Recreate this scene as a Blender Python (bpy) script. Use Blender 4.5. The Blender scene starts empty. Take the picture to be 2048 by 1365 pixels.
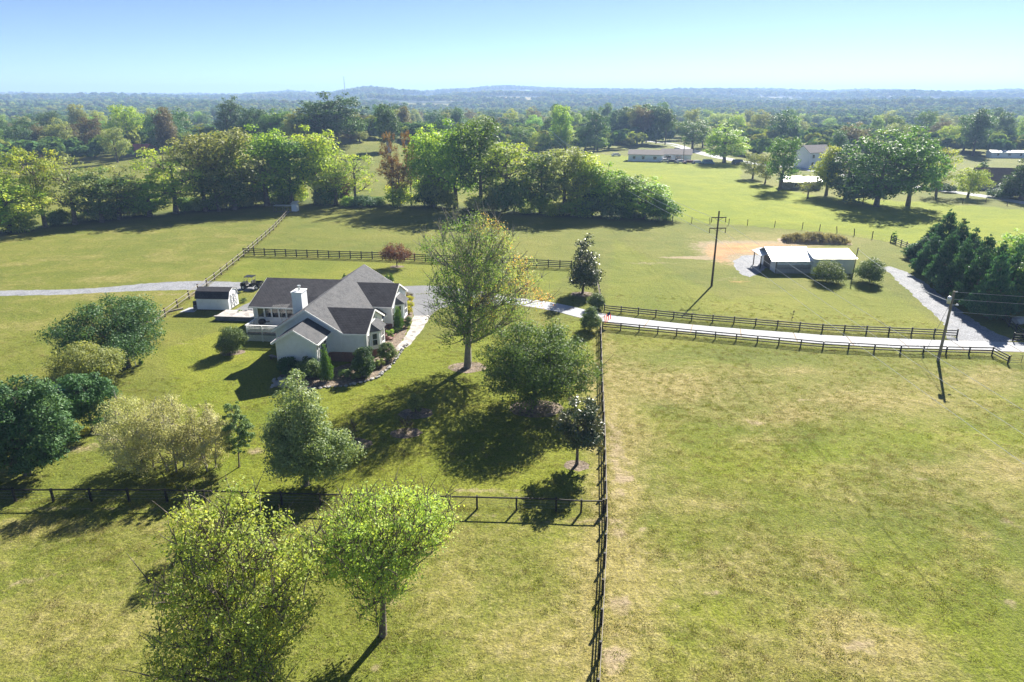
import bpy, bmesh, math, random
import numpy as np
from math import radians as R
from mathutils import Vector, Matrix

# ------------------------------------------------------------------ camera, sky, sun, exposure
scene = bpy.context.scene
col = scene.collection
CAM_H, PITCH, FPX = 28.0, R(19.9), 2048 * 24 / 36.0
cam = bpy.data.objects.new('camera', bpy.data.cameras.new('camera'))
col.objects.link(cam)
cam.location = (0, 0, CAM_H)
cam.rotation_euler = (math.pi / 2 - PITCH, 0, 0)
cam.data.sensor_width = 36
cam.data.lens = 24
cam.data.clip_start = 0.5
cam.data.clip_end = 40000
scene.camera = cam

SUN_EL, SUN_AZ = R(33), R(28)          # azimuth measured from +Y towards +X
world = bpy.data.worlds.new('World')
scene.world = world
world.use_nodes = True
wn = world.node_tree
for n in list(wn.nodes):
    wn.nodes.remove(n)
sky = wn.nodes.new('ShaderNodeTexSky')
sky.sky_type = 'NISHITA'
sky.sun_disc = False
sky.sun_elevation = SUN_EL
sky.sun_rotation = SUN_AZ
sky.altitude = 200
sky.air_density = 0.33
sky.dust_density = 0.08
sky.ozone_density = 2.2
bg = wn.nodes.new('ShaderNodeBackground')
bg.inputs['Strength'].default_value = 0.051
wo = wn.nodes.new('ShaderNodeOutputWorld')
wn.links.new(sky.outputs[0], bg.inputs[0])
wn.links.new(bg.outputs[0], wo.inputs[0])

sun = bpy.data.objects.new('sun', bpy.data.lights.new('sun', 'SUN'))
col.objects.link(sun)
sun.data.energy = 4.5
sun.data.angle = R(0.5)
sun.data.color = (1.0, 0.94, 0.84)
sd = Vector((math.sin(SUN_AZ) * math.cos(SUN_EL), math.cos(SUN_AZ) * math.cos(SUN_EL), math.sin(SUN_EL)))
sun.rotation_euler = sd.to_track_quat('Z', 'Y').to_euler()
sun.location = (60, 100, 120)

scene.view_settings.view_transform = 'Standard'
scene.view_settings.look = 'None'
scene.view_settings.exposure = 1.78
scene.view_settings.gamma = 1
scene.view_settings.use_curve_mapping = False
scene.render.engine = 'CYCLES'
scene.cycles.use_denoising = True
scene.cycles.max_bounces = 6
scene.cycles.diffuse_bounces = 4
scene.cycles.glossy_bounces = 2
scene.cycles.transmission_bounces = 3
scene.cycles.transparent_max_bounces = 4
scene.cycles.volume_bounces = 0
scene.cycles.use_adaptive_sampling = True
scene.cycles.adaptive_threshold = 0.01
scene.cycles.denoising_prefilter = 'ACCURATE'

rng = np.random.default_rng(7)
rnd = random.Random(11)

# ------------------------------------------------------------------ terrain height
CP, SP = math.cos(PITCH), math.sin(PITCH)
CREST = [(-300, 193), (0, 192), (300, 192), (480, 194), (540, 190), (580, 186), (620, 190), (650, 191), (700, 187), (740, 183),
         (780, 187), (850, 187), (930, 182), (1000, 179), (1100, 181), (1250, 182), (1400, 183), (1560, 184), (1660, 187),
         (1720, 185), (1800, 184), (1900, 187), (2000, 187), (2100, 188), (2400, 190)]
CR_D = [(-300, 7000), (450, 7000), (520, 6000), (600, 5600), (650, 4600), (700, 3600), (740, 3000), (790, 3400), (850, 4300), (1000, 4600), (1600, 4700), (2400, 4600)]
_cx = np.array([a for a, b in CREST], float)
_caz = np.arctan((_cx - 1024) / FPX / 1.063)
_cel = np.arctan((682.5 - np.array([b for a, b in CREST])) / FPX) - PITCH
_dx = np.arctan((np.array([a for a, b in CR_D], float) - 1024) / FPX / 1.063)
_dd = np.array([b for a, b in CR_D], float)


def sstep(a, b, x):
    t = np.clip((x - a) / (b - a), 0, 1)
    return t * t * (3 - 2 * t)


def hz(x, y):
    x = np.asarray(x, float)
    y = np.asarray(y, float)
    r = np.hypot(x, y)
    az = np.arctan2(x, np.maximum(y, 1e-3))
    az = np.where(y < 0, 1.2 * np.sign(x), az)
    el = np.interp(az, _caz, _cel)
    rd = np.interp(az, _dx, _dd)
    crest = CAM_H + rd * np.tan(el) - 13
    h = crest * sstep(0.33, 1.0, r / rd)
    h = h - 10 * sstep(420, 900, r) * (1 - sstep(1500, 2600, r))
    h = h + sstep(900, 2000, r) * (8 * np.sin(x * 0.0041 + 1.3) * np.sin(y * 0.0033 + 0.4) + 5 * np.sin(x * 0.0093 + y * 0.0021) * np.sin(y * 0.0061 + 2.1)) * (1 - 0.5 * sstep(4000, 6500, r))
    h = h - sstep(1.02, 1.5, r / rd) * 20
    h = h + 9.5 * np.exp(-(((x + 92) / 62) ** 2 + ((y - 345) / 72) ** 2))
    return h


def hzf(x, y):
    return float(hz(x, y))


def ray(px, py):
    u, v = (px - 1024) / FPX, (682.5 - py) / FPX
    return np.array([u, CP + v * SP, -SP + v * CP])


def at(px, py, z=0.0):
    d = ray(px, py)
    t = (z - CAM_H) / d[2]
    return Vector((d[0] * t, d[1] * t, z))


def gp(px, py):
    """where the sight line through a picture point meets the ground"""
    d = ray(px, py)
    ts = 20 * 1.004 ** np.arange(1450)
    X, Y = d[0] * ts, d[1] * ts
    below = (CAM_H + d[2] * ts) < hz(X, Y)
    i = int(np.argmax(below)) if below.any() else len(ts) - 1
    t = ts[i]
    return Vector((d[0] * t, d[1] * t, hzf(d[0] * t, d[1] * t)))


def hgt(p, py):
    """height above p of the point straight over p that appears at picture row py"""
    d = ray(1024, py)
    return CAM_H + d[2] * p.y / d[1] - p.z


def ppm(p, z=0):
    """picture pixels per metre at p"""
    return FPX / (p.y * CP - (p.z + z - CAM_H) * SP)


# ------------------------------------------------------------------ materials
def newmat(name):
    m = bpy.data.materials.new(name)
    m.use_nodes = True
    nt = m.node_tree
    for n in list(nt.nodes):
        nt.nodes.remove(n)
    out = nt.nodes.new('ShaderNodeOutputMaterial')
    return m, nt, out


def node(nt, typ, props=None, **inp):
    n = nt.nodes.new(typ)
    for k, v in (props or {}).items():
        setattr(n, k, v)
    for k, v in inp.items():
        key = int(k[1:]) if k[0] == '_' and k[1:].isdigit() else k.replace('_', ' ')
        s = n.inputs[key]
        if hasattr(v, 'is_linked') or isinstance(v, bpy.types.NodeSocket):
            nt.links.new(v, s)
        else:
            s.default_value = v
    return n


def rgba(c):
    return (c[0], c[1], c[2], 1)


def ramp(nt, fac, stops):
    n = nt.nodes.new('ShaderNodeValToRGB')
    e = n.color_ramp.elements
    while len(e) < len(stops):
        e.new(0.5)
    for i, (p, c) in enumerate(stops):
        e[i].position = p
        e[i].color = rgba(c) if not isinstance(c, (int, float)) else (c, c, c, 1)
    nt.links.new(fac, n.inputs[0])
    return n.outputs[0]


def mixc(nt, f, a, b, mode='MIX'):
    n = nt.nodes.new('ShaderNodeMix')
    n.data_type = 'RGBA'
    n.blend_type = mode
    for s, v in ((n.inputs[0], f), (n.inputs[6], a), (n.inputs[7], b)):
        if isinstance(v, bpy.types.NodeSocket):
            nt.links.new(v, s)
        else:
            s.default_value = v if isinstance(v, (int, float)) else rgba(v)
    return n.outputs[2]


def mth(nt, op, a, b=0.0, clamp=False):
    n = nt.nodes.new('ShaderNodeMath')
    n.operation = op
    n.use_clamp = clamp
    for i, v in enumerate((a, b)):
        if isinstance(v, bpy.types.NodeSocket):
            nt.links.new(v, n.inputs[i])
        else:
            n.inputs[i].default_value = v
    return n.outputs[0]


def noise(nt, vec, scale, detail=3, rough=0.55, dist=0.0):
    n = node(nt, 'ShaderNodeTexNoise', Scale=scale, Detail=detail, Roughness=rough, Distortion=dist)
    nt.links.new(vec, n.inputs['Vector'])
    return n.outputs['Fac']


def simple(name, c, rough=0.7, var=0.15, scale=3.0, bump=0.0, metallic=0.0, spec=0.3, c2=None):
    m, nt, out = newmat(name)
    tc = node(nt, 'ShaderNodeTexCoord').outputs['Object']
    f = noise(nt, tc, scale, 4)
    a = tuple(x * (1 - var) for x in c)
    b = c2 or tuple(min(1, x * (1 + var)) for x in c)
    cc = ramp(nt, f, [(0.3, a), (0.7, b)])
    p = node(nt, 'ShaderNodeBsdfPrincipled', Base_Color=cc, Roughness=rough, Metallic=metallic)
    p.inputs['Specular IOR Level'].default_value = spec
    if bump:
        bn = node(nt, 'ShaderNodeBump', Strength=bump, Distance=0.05, Height=noise(nt, tc, scale * 6, 3))
        nt.links.new(bn.outputs[0], p.inputs['Normal'])
    nt.links.new(p.outputs[0], out.inputs[0])
    return m


def siding(name, c, pitch=0.16, axis='Z', depth=0.02, rough=0.55):
    """lapped boards or ribbed sheet: saw or wave relief along one axis"""
    m, nt, out = newmat(name)
    tc = node(nt, 'ShaderNodeTexCoord').outputs['Object']
    w = node(nt, 'ShaderNodeTexWave', {'wave_type': 'BANDS', 'bands_direction': axis, 'wave_profile': 'SAW'}, Scale=1 / pitch / 3.1416 / 2 * 3.1416 * 0.637)
    nt.links.new(tc, w.inputs['Vector'])
    w.inputs['Scale'].default_value = 2 * math.pi / pitch / 20
    f = noise(nt, tc, 2.2, 5, 0.6)
    cc = ramp(nt, f, [(0.3, tuple(x * 0.9 for x in c)), (0.7, c)])
    dirt = noise(nt, tc, 0.7, 4, 0.65)
    cc = mixc(nt, mth(nt, 'MULTIPLY', ramp(nt, dirt, [(0.55, 0.0), (0.8, 1.0)]), 0.18), cc, (0.42, 0.40, 0.34))
    p = node(nt, 'ShaderNodeBsdfPrincipled', Base_Color=cc, Roughness=rough)
    bn = node(nt, 'ShaderNodeBump', Strength=0.45, Distance=depth, Height=w.outputs['Fac'])
    nt.links.new(bn.outputs[0], p.inputs['Normal'])
    nt.links.new(p.outputs[0], out.inputs[0])
    return m


def shingle(name, c1, c2, c3, w=0.3, h=0.14, mort=0.012):
    m, nt, out = newmat(name)
    tc = node(nt, 'ShaderNodeTexCoord').outputs['UV']
    b = node(nt, 'ShaderNodeTexBrick', Color1=rgba(c1), Color2=rgba(c2), Mortar=rgba(tuple(x * 0.45 for x in c1)), Scale=1.0)
    b.inputs['Brick Width'].default_value = w
    b.inputs['Row Height'].default_value = h
    b.inputs['Mortar Size'].default_value = mort
    b.inputs['Bias'].default_value = 0.0
    nt.links.new(tc, b.inputs['Vector'])
    f = noise(nt, tc, 1.1, 5, 0.6)
    cc = mixc(nt, ramp(nt, f, [(0.38, 0.0), (0.72, 0.75)]), b.outputs['Color'], rgba(c3)[:3])
    f2 = noise(nt, tc, 30, 2)
    cc = mixc(nt, 0.35, cc, ramp(nt, f2, [(0.3, (0.25, 0.25, 0.25)), (0.7, (0.75, 0.75, 0.75))]), 'OVERLAY')
    p = node(nt, 'ShaderNodeBsdfPrincipled', Base_Color=cc, Roughness=0.9)
    p.inputs['Specular IOR Level'].default_value = 0.25
    bn = node(nt, 'ShaderNodeBump', Strength=0.7, Distance=0.02, Height=mth(nt, 'SUBTRACT', f2, b.outputs['Fac']))
    nt.links.new(bn.outputs[0], p.inputs['Normal'])
    nt.links.new(p.outputs[0], out.inputs[0])
    return m


def brickmat(name):
    m, nt, out = newmat(name)
    tc = node(nt, 'ShaderNodeTexCoord').outputs['UV']
    b = node(nt, 'ShaderNodeTexBrick', Color1=(0.22, 0.075, 0.05, 1), Color2=(0.14, 0.05, 0.04, 1), Mortar=(0.30, 0.27, 0.24, 1), Scale=1.0)
    b.inputs['Brick Width'].default_value = 0.22
    b.inputs['Row Height'].default_value = 0.075
    b.inputs['Mortar Size'].default_value = 0.008
    nt.links.new(tc, b.inputs['Vector'])
    p = node(nt, 'ShaderNodeBsdfPrincipled', Base_Color=b.outputs['Color'], Roughness=0.85)
    nt.links.new(p.outputs[0], out.inputs[0])
    return m


def leafmat(name, stops, transl=0.45, tcol=(1.25, 1.2, 0.55), rough=0.55, spec=0.2, hue=0.03, gain=2.3):
    """per-leaf colour from the 'tint' attribute, per-tree shift from the object"""
    m, nt, out = newmat(name)
    t = node(nt, 'ShaderNodeAttribute', {'attribute_name': 'tint'}).outputs['Fac']
    c = ramp(nt, t, [(q, tuple(min(.6, v * gain) for v in k)) for q, k in stops])
    oi = node(nt, 'ShaderNodeObjectInfo').outputs['Random']
    hs = node(nt, 'ShaderNodeHueSaturation', Color=c)
    nt.links.new(mth(nt, 'ADD', 0.5 - hue / 2, mth(nt, 'MULTIPLY', oi, hue)), hs.inputs['Hue'])
    nt.links.new(mth(nt, 'ADD', 0.85, mth(nt, 'MULTIPLY', oi, 0.3)), hs.inputs['Value'])
    c = hs.outputs[0]
    p = node(nt, 'ShaderNodeBsdfPrincipled', Base_Color=c, Roughness=rough)
    p.inputs['Specular IOR Level'].default_value = spec
    tr = node(nt, 'ShaderNodeBsdfTranslucent', Color=mixc(nt, 1.0, c, tcol, 'MULTIPLY'))
    mx = node(nt, 'ShaderNodeMixShader', _0=transl)
    nt.links.new(p.outputs[0], mx.inputs[1])
    nt.links.new(tr.outputs[0], mx.inputs[2])
    nt.links.new(mx.outputs[0], out.inputs[0])
    return m


def S(*a):
    """leaf ramp from three colours"""
    return [(0.0, a[0]), (0.5, a[1]), (1.0, a[2])]


M = {}
M['bark'] = simple('bark', (0.13, 0.10, 0.075), 0.9, 0.35, 2.5, 0.6, c2=(0.22, 0.185, 0.15))
M['palebark'] = simple('pale_bark', (0.22, 0.20, 0.17), 0.9, 0.3, 2.5, 0.5, c2=(0.32, 0.29, 0.25))
M['oak'] = leafmat('oak_leaves', S((0.030, 0.060, 0.018), (0.055, 0.10, 0.028), (0.09, 0.145, 0.04)), 0.36)
M['deep'] = leafmat('deep_green_leaves', S((0.020, 0.046, 0.02), (0.038, 0.075, 0.028), (0.065, 0.11, 0.04)), 0.3)
M['yg'] = leafmat('yellow_green_leaves', S((0.075, 0.115, 0.02), (0.14, 0.19, 0.032), (0.24, 0.27, 0.05)), 0.45, gain=2.6)
M['bright'] = leafmat('bright_green_leaves', S((0.055, 0.105, 0.02), (0.10, 0.17, 0.03), (0.18, 0.24, 0.045)), 0.45, gain=2.6)
M['olive'] = leafmat('olive_leaves', S((0.06, 0.08, 0.03), (0.11, 0.13, 0.045), (0.18, 0.19, 0.07)), 0.4, gain=2.6)
M['pale'] = leafmat('pale_feathery_leaves', S((0.13, 0.145, 0.06), (0.24, 0.25, 0.10), (0.36, 0.35, 0.15)), 0.45, tcol=(1.1, 1.1, 0.75), gain=2.6)
M['orange'] = leafmat('orange_leaves', S((0.10, 0.065, 0.02), (0.16, 0.105, 0.03), (0.17, 0.14, 0.04)), 0.42, tcol=(1.2, 1.0, 0.6), gain=1.6)
M['brown'] = leafmat('brown_leaves', S((0.075, 0.065, 0.03), (0.115, 0.10, 0.045), (0.15, 0.14, 0.06)), 0.4, tcol=(1.1, 1.05, 0.7), gain=1.7)
M['red'] = leafmat('dull_red_leaves', S((0.08, 0.035, 0.025), (0.14, 0.06, 0.04), (0.18, 0.11, 0.05)), 0.4, tcol=(1.2, 0.9, 0.7), gain=1.3)
M['magnolia'] = leafmat('magnolia_leaves', S((0.016, 0.030, 0.013), (0.032, 0.050, 0.019), (0.075, 0.068, 0.035)), 0.15, rough=0.42, spec=0.45)
M['mixed'] = leafmat('turning_maple_leaves', [(0.0, (0.06, 0.10, 0.022)), (0.35, (0.10, 0.14, 0.04)), (0.6, (0.155, 0.175, 0.065)), (0.8, (0.25, 0.16, 0.065)), (1.0, (0.23, 0.105, 0.05))], 0.42, gain=2.6)
M['locust'] = leafmat('locust_leaves', S((0.075, 0.11, 0.025), (0.15, 0.19, 0.042), (0.27, 0.28, 0.06)), 0.48, gain=2.6)
M['cypress'] = leafmat('cypress_foliage', S((0.016, 0.045, 0.024), (0.032, 0.075, 0.035), (0.07, 0.12, 0.045)), 0.3, tcol=(1, 1.1, .6), gain=2.2)
M['arbor'] = leafmat('arborvitae_foliage', S((0.025, 0.06, 0.012), (0.05, 0.10, 0.02), (0.09, 0.15, 0.03)), 0.25)
M['gold'] = leafmat('golden_shrub_leaves', S((0.20, 0.21, 0.02), (0.36, 0.34, 0.03), (0.48, 0.43, 0.06)), 0.35, gain=1.3)
M['greygreen'] = leafmat('grey_green_leaves', S((0.05, 0.07, 0.032), (0.085, 0.11, 0.052), (0.15, 0.17, 0.09)), 0.4, rough=0.5, spec=.25, gain=2.5)
M['shrub'] = leafmat('shrub_leaves', S((0.035, 0.06, 0.022), (0.065, 0.10, 0.035), (0.12, 0.155, 0.06)), 0.3)
M['weed'] = leafmat('dry_weed_stems', S((0.10, 0.09, 0.06), (0.18, 0.165, 0.10), (0.26, 0.24, 0.15)), 0.35, gain=1.7)
M['white'] = simple('white_paint', (0.82, 0.82, 0.81), 0.5, 0.06)
M['siding'] = siding('white_lap_siding', (0.80, 0.83, 0.87), 0.17, 'Z', 0.02)
M['shedwall'] = siding('white_grooved_panel', (0.80, 0.82, 0.84), 0.2, 'X', 0.012)
M['ribwall'] = siding('pale_ribbed_steel_wall', (0.68, 0.72, 0.76), 0.25, 'X', 0.03, 0.5)
M['ribwally'] = siding('pale_ribbed_steel_gable', (0.68, 0.72, 0.76), 0.25, 'Y', 0.03, 0.5)
M['shingle'] = shingle('sunlit_shingles', (0.105, 0.108, 0.116), (0.068, 0.07, 0.077), (0.125, 0.124, 0.128))  # lighter copy of the house shingles, sunlight put into the colour
M['shingledark'] = shingle('dark_shaded_shingles', (0.058, 0.057, 0.066), (0.034, 0.034, 0.04), (0.066, 0.064, 0.072), 0.4, 0.26, 0.035)  # darker copy, shade put into the house roof colour; shed roof shares it
M['brick'] = brickmat('red_brick')
M['glass'] = simple('window_glass', (0.015, 0.02, 0.028), 0.08, 0.3, 0.6, 0, 0, 0.8)
M['dark'] = simple('black_paint', (0.014, 0.012, 0.011), 0.6, 0.3, 4, c2=(0.03, 0.026, 0.024))
M['blackmetal'] = simple('black_metal', (0.02, 0.02, 0.022), 0.4, 0.3, 4)
M['rubber'] = simple('rubber', (0.018, 0.018, 0.018), 0.9, 0.2)
M['greywood'] = simple('weathered_wood', (0.20, 0.175, 0.145), 0.9, 0.35, 2.0, 0.4, c2=(0.33, 0.30, 0.26))
M['paleplank'] = simple('pale_barn_planks', (0.34, 0.33, 0.31), 0.9, 0.4, 1.6, 0.4, c2=(0.52, 0.50, 0.47))
M['darkwood'] = simple('creosote_wood', (0.075, 0.055, 0.04), 0.9, 0.35, 1.5, 0.4, c2=(0.12, 0.09, 0.065))
M['palewood'] = simple('grey_pole_wood', (0.20, 0.17, 0.135), 0.9, 0.3, 1.5, 0.4, c2=(0.30, 0.26, 0.21))
M['wire'] = simple('aluminium_wire', (0.75, 0.75, 0.72), 0.4, 0.05, 1, 0, 0.3, 0.5)
M['wiregrey'] = simple('galvanised_wire', (0.30, 0.30, 0.29), 0.5, 0.1)
M['galv'] = simple('galvanised_metal', (0.55, 0.57, 0.58), 0.4, 0.1, 2, 0, 0.4, 0.5)
M['steelroof'] = simple('bright_steel_roof', (0.88, 0.88, 0.87), 0.48, 0.05, 0.6, 0, 0.85, 0.6)
M['creamroof'] = simple('cream_steel_roof', (0.78, 0.74, 0.66), 0.5, 0.06, 0.6, 0, 0.7, 0.5)
M['redroof'] = simple('red_metal_roof', (0.42, 0.10, 0.085), 0.5, 0.12, 1.0)
M['brownroof'] = simple('brown_shingle_roof', (0.14, 0.10, 0.085), 0.9, 0.25, 2.0)
M['greyroof'] = simple('grey_shingle_roof', (0.22, 0.20, 0.19), 0.9, 0.2, 2.0)
M['stone'] = simple('pale_stone', (0.36, 0.35, 0.34), 0.85, 0.3, 1.5, 0.5)
M['paver'] = simple('grey_block_wall', (0.16, 0.17, 0.19), 0.9, 0.25, 3, 0.4)
M['teal'] = simple('teal_plastic', (0.03, 0.22, 0.20), 0.35, 0.2, 2)
M['carwhite'] = simple('white_car_paint', (0.75, 0.75, 0.75), 0.25, 0.03, 1, 0, 0, 0.6)
M['cardark'] = simple('dark_car_paint', (0.03, 0.035, 0.045), 0.25, 0.1, 1, 0, 0, 0.6)
M['carred'] = simple('maroon_car_paint', (0.16, 0.03, 0.03), 0.3, 0.1, 1, 0, 0, 0.6)
M['carteal'] = simple('teal_van_paint', (0.10, 0.24, 0.28), 0.35, 0.1, 1, 0, 0, 0.5)
M['flagred'] = leafmat('flag_red', S((0.5, 0.06, 0.06), (0.55, 0.07, 0.07), (0.6, 0.08, 0.08)), .5, (1, .8, .8), .8, .1, 0, 1)
M['flagwhite'] = leafmat('flag_white', S((0.6, 0.6, 0.58), (0.6, 0.6, 0.58), (0.6, 0.6, 0.58)), .5, (1.2, 1.2, 1.2), .8, .1, 0, 1)
M['flagblue'] = simple('flag_blue', (0.04, 0.06, 0.2), 0.8, 0.05)
M['lampglass'] = simple('lamp_glass', (0.8, 0.8, 0.78), 0.3, 0.05)
M['terracotta'] = simple('terracotta', (0.35, 0.14, 0.08), 0.8, 0.15)


def surf(name, stops, sc, fine=30.0, bump=0.3, bdist=0.03, rough=0.9, voro=None):
    m, nt, out = newmat(name)
    tc = node(nt, 'ShaderNodeTexCoord').outputs['Object']
    f = noise(nt, tc, sc, 5, 0.6)
    cc = ramp(nt, f, stops)
    fn = noise(nt, tc, fine, 2, 0.6)
    cc = mixc(nt, 0.55, cc, ramp(nt, fn, [(0.25, (0.15, 0.15, 0.15)), (0.75, (0.85, 0.85, 0.85))]), 'OVERLAY')
    hgtf = fn
    if voro:
        v = node(nt, 'ShaderNodeTexVoronoi', Scale=voro)
        nt.links.new(tc, v.inputs['Vector'])
        cc = mixc(nt, 0.55, cc, ramp(nt, v.outputs['Color'], [(0.1, (0.2, 0.2, 0.2)), (0.9, (0.85, 0.85, 0.85))]), 'OVERLAY')
        hgtf = v.outputs['Distance']
    p = node(nt, 'ShaderNodeBsdfPrincipled', Base_Color=cc, Roughness=rough)
    p.inputs['Specular IOR Level'].default_value = 0.25
    bn = node(nt, 'ShaderNodeBump', Strength=bump, Distance=bdist, Height=hgtf)
    nt.links.new(bn.outputs[0], p.inputs['Normal'])
    nt.links.new(p.outputs[0], out.inputs[0])
    return m


M['gravel'] = surf('gravel', [(0.3, (0.165, 0.172, 0.19)), (0.55, (0.24, 0.25, 0.27)), (0.8, (0.20, 0.20, 0.20))], 0.5, 9, 0.5, 0.05, voro=9)
M['concrete'] = surf('concrete', [(0.3, (0.34, 0.355, 0.375)), (0.6, (0.40, 0.415, 0.435)), (0.8, (0.36, 0.365, 0.37))], 0.25, 12, 0.1, 0.01)
M['asphalt'] = surf('asphalt', [(0.3, (0.14, 0.145, 0.155)), (0.7, (0.20, 0.205, 0.215))], 0.4, 25, 0.2, 0.01)
M['mulch'] = surf('mulch', [(0.3, (0.10, 0.08, 0.06)), (0.55, (0.20, 0.155, 0.115)), (0.8, (0.32, 0.265, 0.205))], 2.0, 14, 0.8, 0.06, voro=7)
M['soil'] = surf('bare_soil', [(0.3, (0.26, 0.19, 0.12)), (0.7, (0.40, 0.31, 0.20))], 1.0, 10, 0.5, 0.05)
M['flagstone'] = surf('flagstone', [(0.3, (0.30, 0.28, 0.26)), (0.7, (0.46, 0.44, 0.41))], 1.0, 10, 0.5, 0.05, voro=1.6)


def groundmat():
    m, nt, out = newmat('grassland')
    tc = node(nt, 'ShaderNodeTexCoord').outputs['Object']
    at_ = node(nt, 'ShaderNodeAttribute', {'attribute_name': 'cover'})
    sep = node(nt, 'ShaderNodeSeparateColor')
    nt.links.new(at_.outputs['Color'], sep.inputs[0])
    dry, lush, dirt = sep.outputs[0], sep.outputs[1], sep.outputs[2]
    clay = at_.outputs['Alpha']
    wood = node(nt, 'ShaderNodeAttribute', {'attribute_name': 'wood'}).outputs['Fac']
    big = noise(nt, tc, 0.035, 5, 0.62, 0.6)
    mid = noise(nt, tc, 0.16, 5, 0.6, 0.4)
    sml = noise(nt, tc, 1.1, 5, 0.65)
    fine = noise(nt, tc, 5.5, 4, 0.7)
    fine2 = noise(nt, tc, 16, 2, 0.6)
    g0, g1, g2 = (0.094, 0.125, 0.018), (0.138, 0.162, 0.025), (0.182, 0.188, 0.036)
    base = ramp(nt, big, [(0.36, g0), (0.5, g1), (0.64, g2)])
    m2 = ramp(nt, mid, [(0.32, (0.102, 0.128, 0.018)), (0.5, (0.14, 0.152, 0.027)), (0.68, (0.192, 0.182, 0.045))])
    c = mixc(nt, 0.5, base, m2)
    # lush field
    lc = ramp(nt, mth(nt, 'ADD', mth(nt, 'MULTIPLY', big, .5), mth(nt, 'MULTIPLY', mid, .5)), [(0.35, (0.14, 0.19, 0.006)), (0.55, (0.198, 0.238, 0.007)), (0.7, (0.255, 0.275, 0.014))])
    c = mixc(nt, lush, c, lc)
    # straw-coloured grass
    fac = mth(nt, 'ADD', mth(nt, 'MULTIPLY', dry, 1.7), mth(nt, 'SUBTRACT', mth(nt, 'ADD', mth(nt, 'MULTIPLY', mid, 1.5), mth(nt, 'MULTIPLY', sml, 1.1)), 1.72), True)
    dc = ramp(nt, sml, [(0.3, (0.18, 0.152, 0.05)), (0.5, (0.262, 0.222, 0.085)), (0.72, (0.37, 0.315, 0.155))])
    c = mixc(nt, mth(nt, 'MULTIPLY', fac, .85), c, dc)
    # pale clumps and dark tussocks
    cl1 = noise(nt, tc, 2.6, 3, 0.6, 0.5)
    c = mixc(nt, mth(nt, 'MULTIPLY', ramp(nt, cl1, [(0.55, 0.0), (0.70, 1.0)]), mth(nt, 'ADD', .1, mth(nt, 'MULTIPLY', dry, .7))), c, (0.32, 0.28, 0.14))
    c = mixc(nt, mth(nt, 'MULTIPLY', ramp(nt, cl1, [(0.30, 1.0), (0.44, 0.0)]), .45), c, (0.065, 0.08, 0.014))
    # speckle of blades
    sp = ramp(nt, fine, [(0.28, (0.14, 0.14, 0.14)), (0.5, (0.5, 0.5, 0.5)), (0.75, (0.874, 0.832, 0.508))])
    c = mixc(nt, 0.8, c, sp, 'OVERLAY')
    sp2 = ramp(nt, fine2, [(0.3, (0.2, 0.2, 0.2)), (0.7, (0.8, 0.8, 0.8))])
    c = mixc(nt, 0.6, c, sp2, 'OVERLAY')
    # bare soil, ragged edges
    fd = mth(nt, 'MULTIPLY', mth(nt, 'SUBTRACT', mth(nt, 'ADD', mth(nt, 'MULTIPLY', dirt, 1.3), mth(nt, 'MULTIPLY', sml, 1.0)), 0.95), 3.5, True)
    sc_ = ramp(nt, fine, [(0.3, (0.24, 0.18, 0.11)), (0.7, (0.42, 0.34, 0.23))])
    c = mixc(nt, mth(nt, 'MULTIPLY', fd, 0.85), c, sc_)
    fc = mth(nt, 'MULTIPLY', mth(nt, 'SUBTRACT', mth(nt, 'ADD', mth(nt, 'MULTIPLY', clay, 1.4), mth(nt, 'MULTIPLY', sml, 0.9)), 0.9), 3.0, True)
    cl = ramp(nt, mid, [(0.35, (0.40, 0.20, 0.09)), (0.65, (0.56, 0.31, 0.14))])
    c = mixc(nt, fc, c, mixc(nt, 0.5, cl, sp, 'OVERLAY'))
    # woodland floor
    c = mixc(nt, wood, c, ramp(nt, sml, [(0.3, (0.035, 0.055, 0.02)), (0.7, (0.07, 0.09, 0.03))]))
    p = node(nt, 'ShaderNodeBsdfPrincipled', Base_Color=c, Roughness=0.95)
    p.inputs['Specular IOR Level'].default_value = 0.12
    hh = mth(nt, 'ADD', mth(nt, 'MULTIPLY', fine, 0.5), mth(nt, 'MULTIPLY', sml, 0.9))
    hh = mth(nt, 'ADD', hh, mth(nt, 'MULTIPLY', fine2, 0.15))
    hh = mth(nt, 'ADD', hh, mth(nt, 'MULTIPLY', mid, 2.2))
    bn = node(nt, 'ShaderNodeBump', Strength=0.75, Distance=0.22, Height=hh)
    nt.links.new(bn.outputs[0], p.inputs['Normal'])
    nt.links.new(p.outputs[0], out.inputs[0])
    return m


M['ground'] = groundmat()


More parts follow.
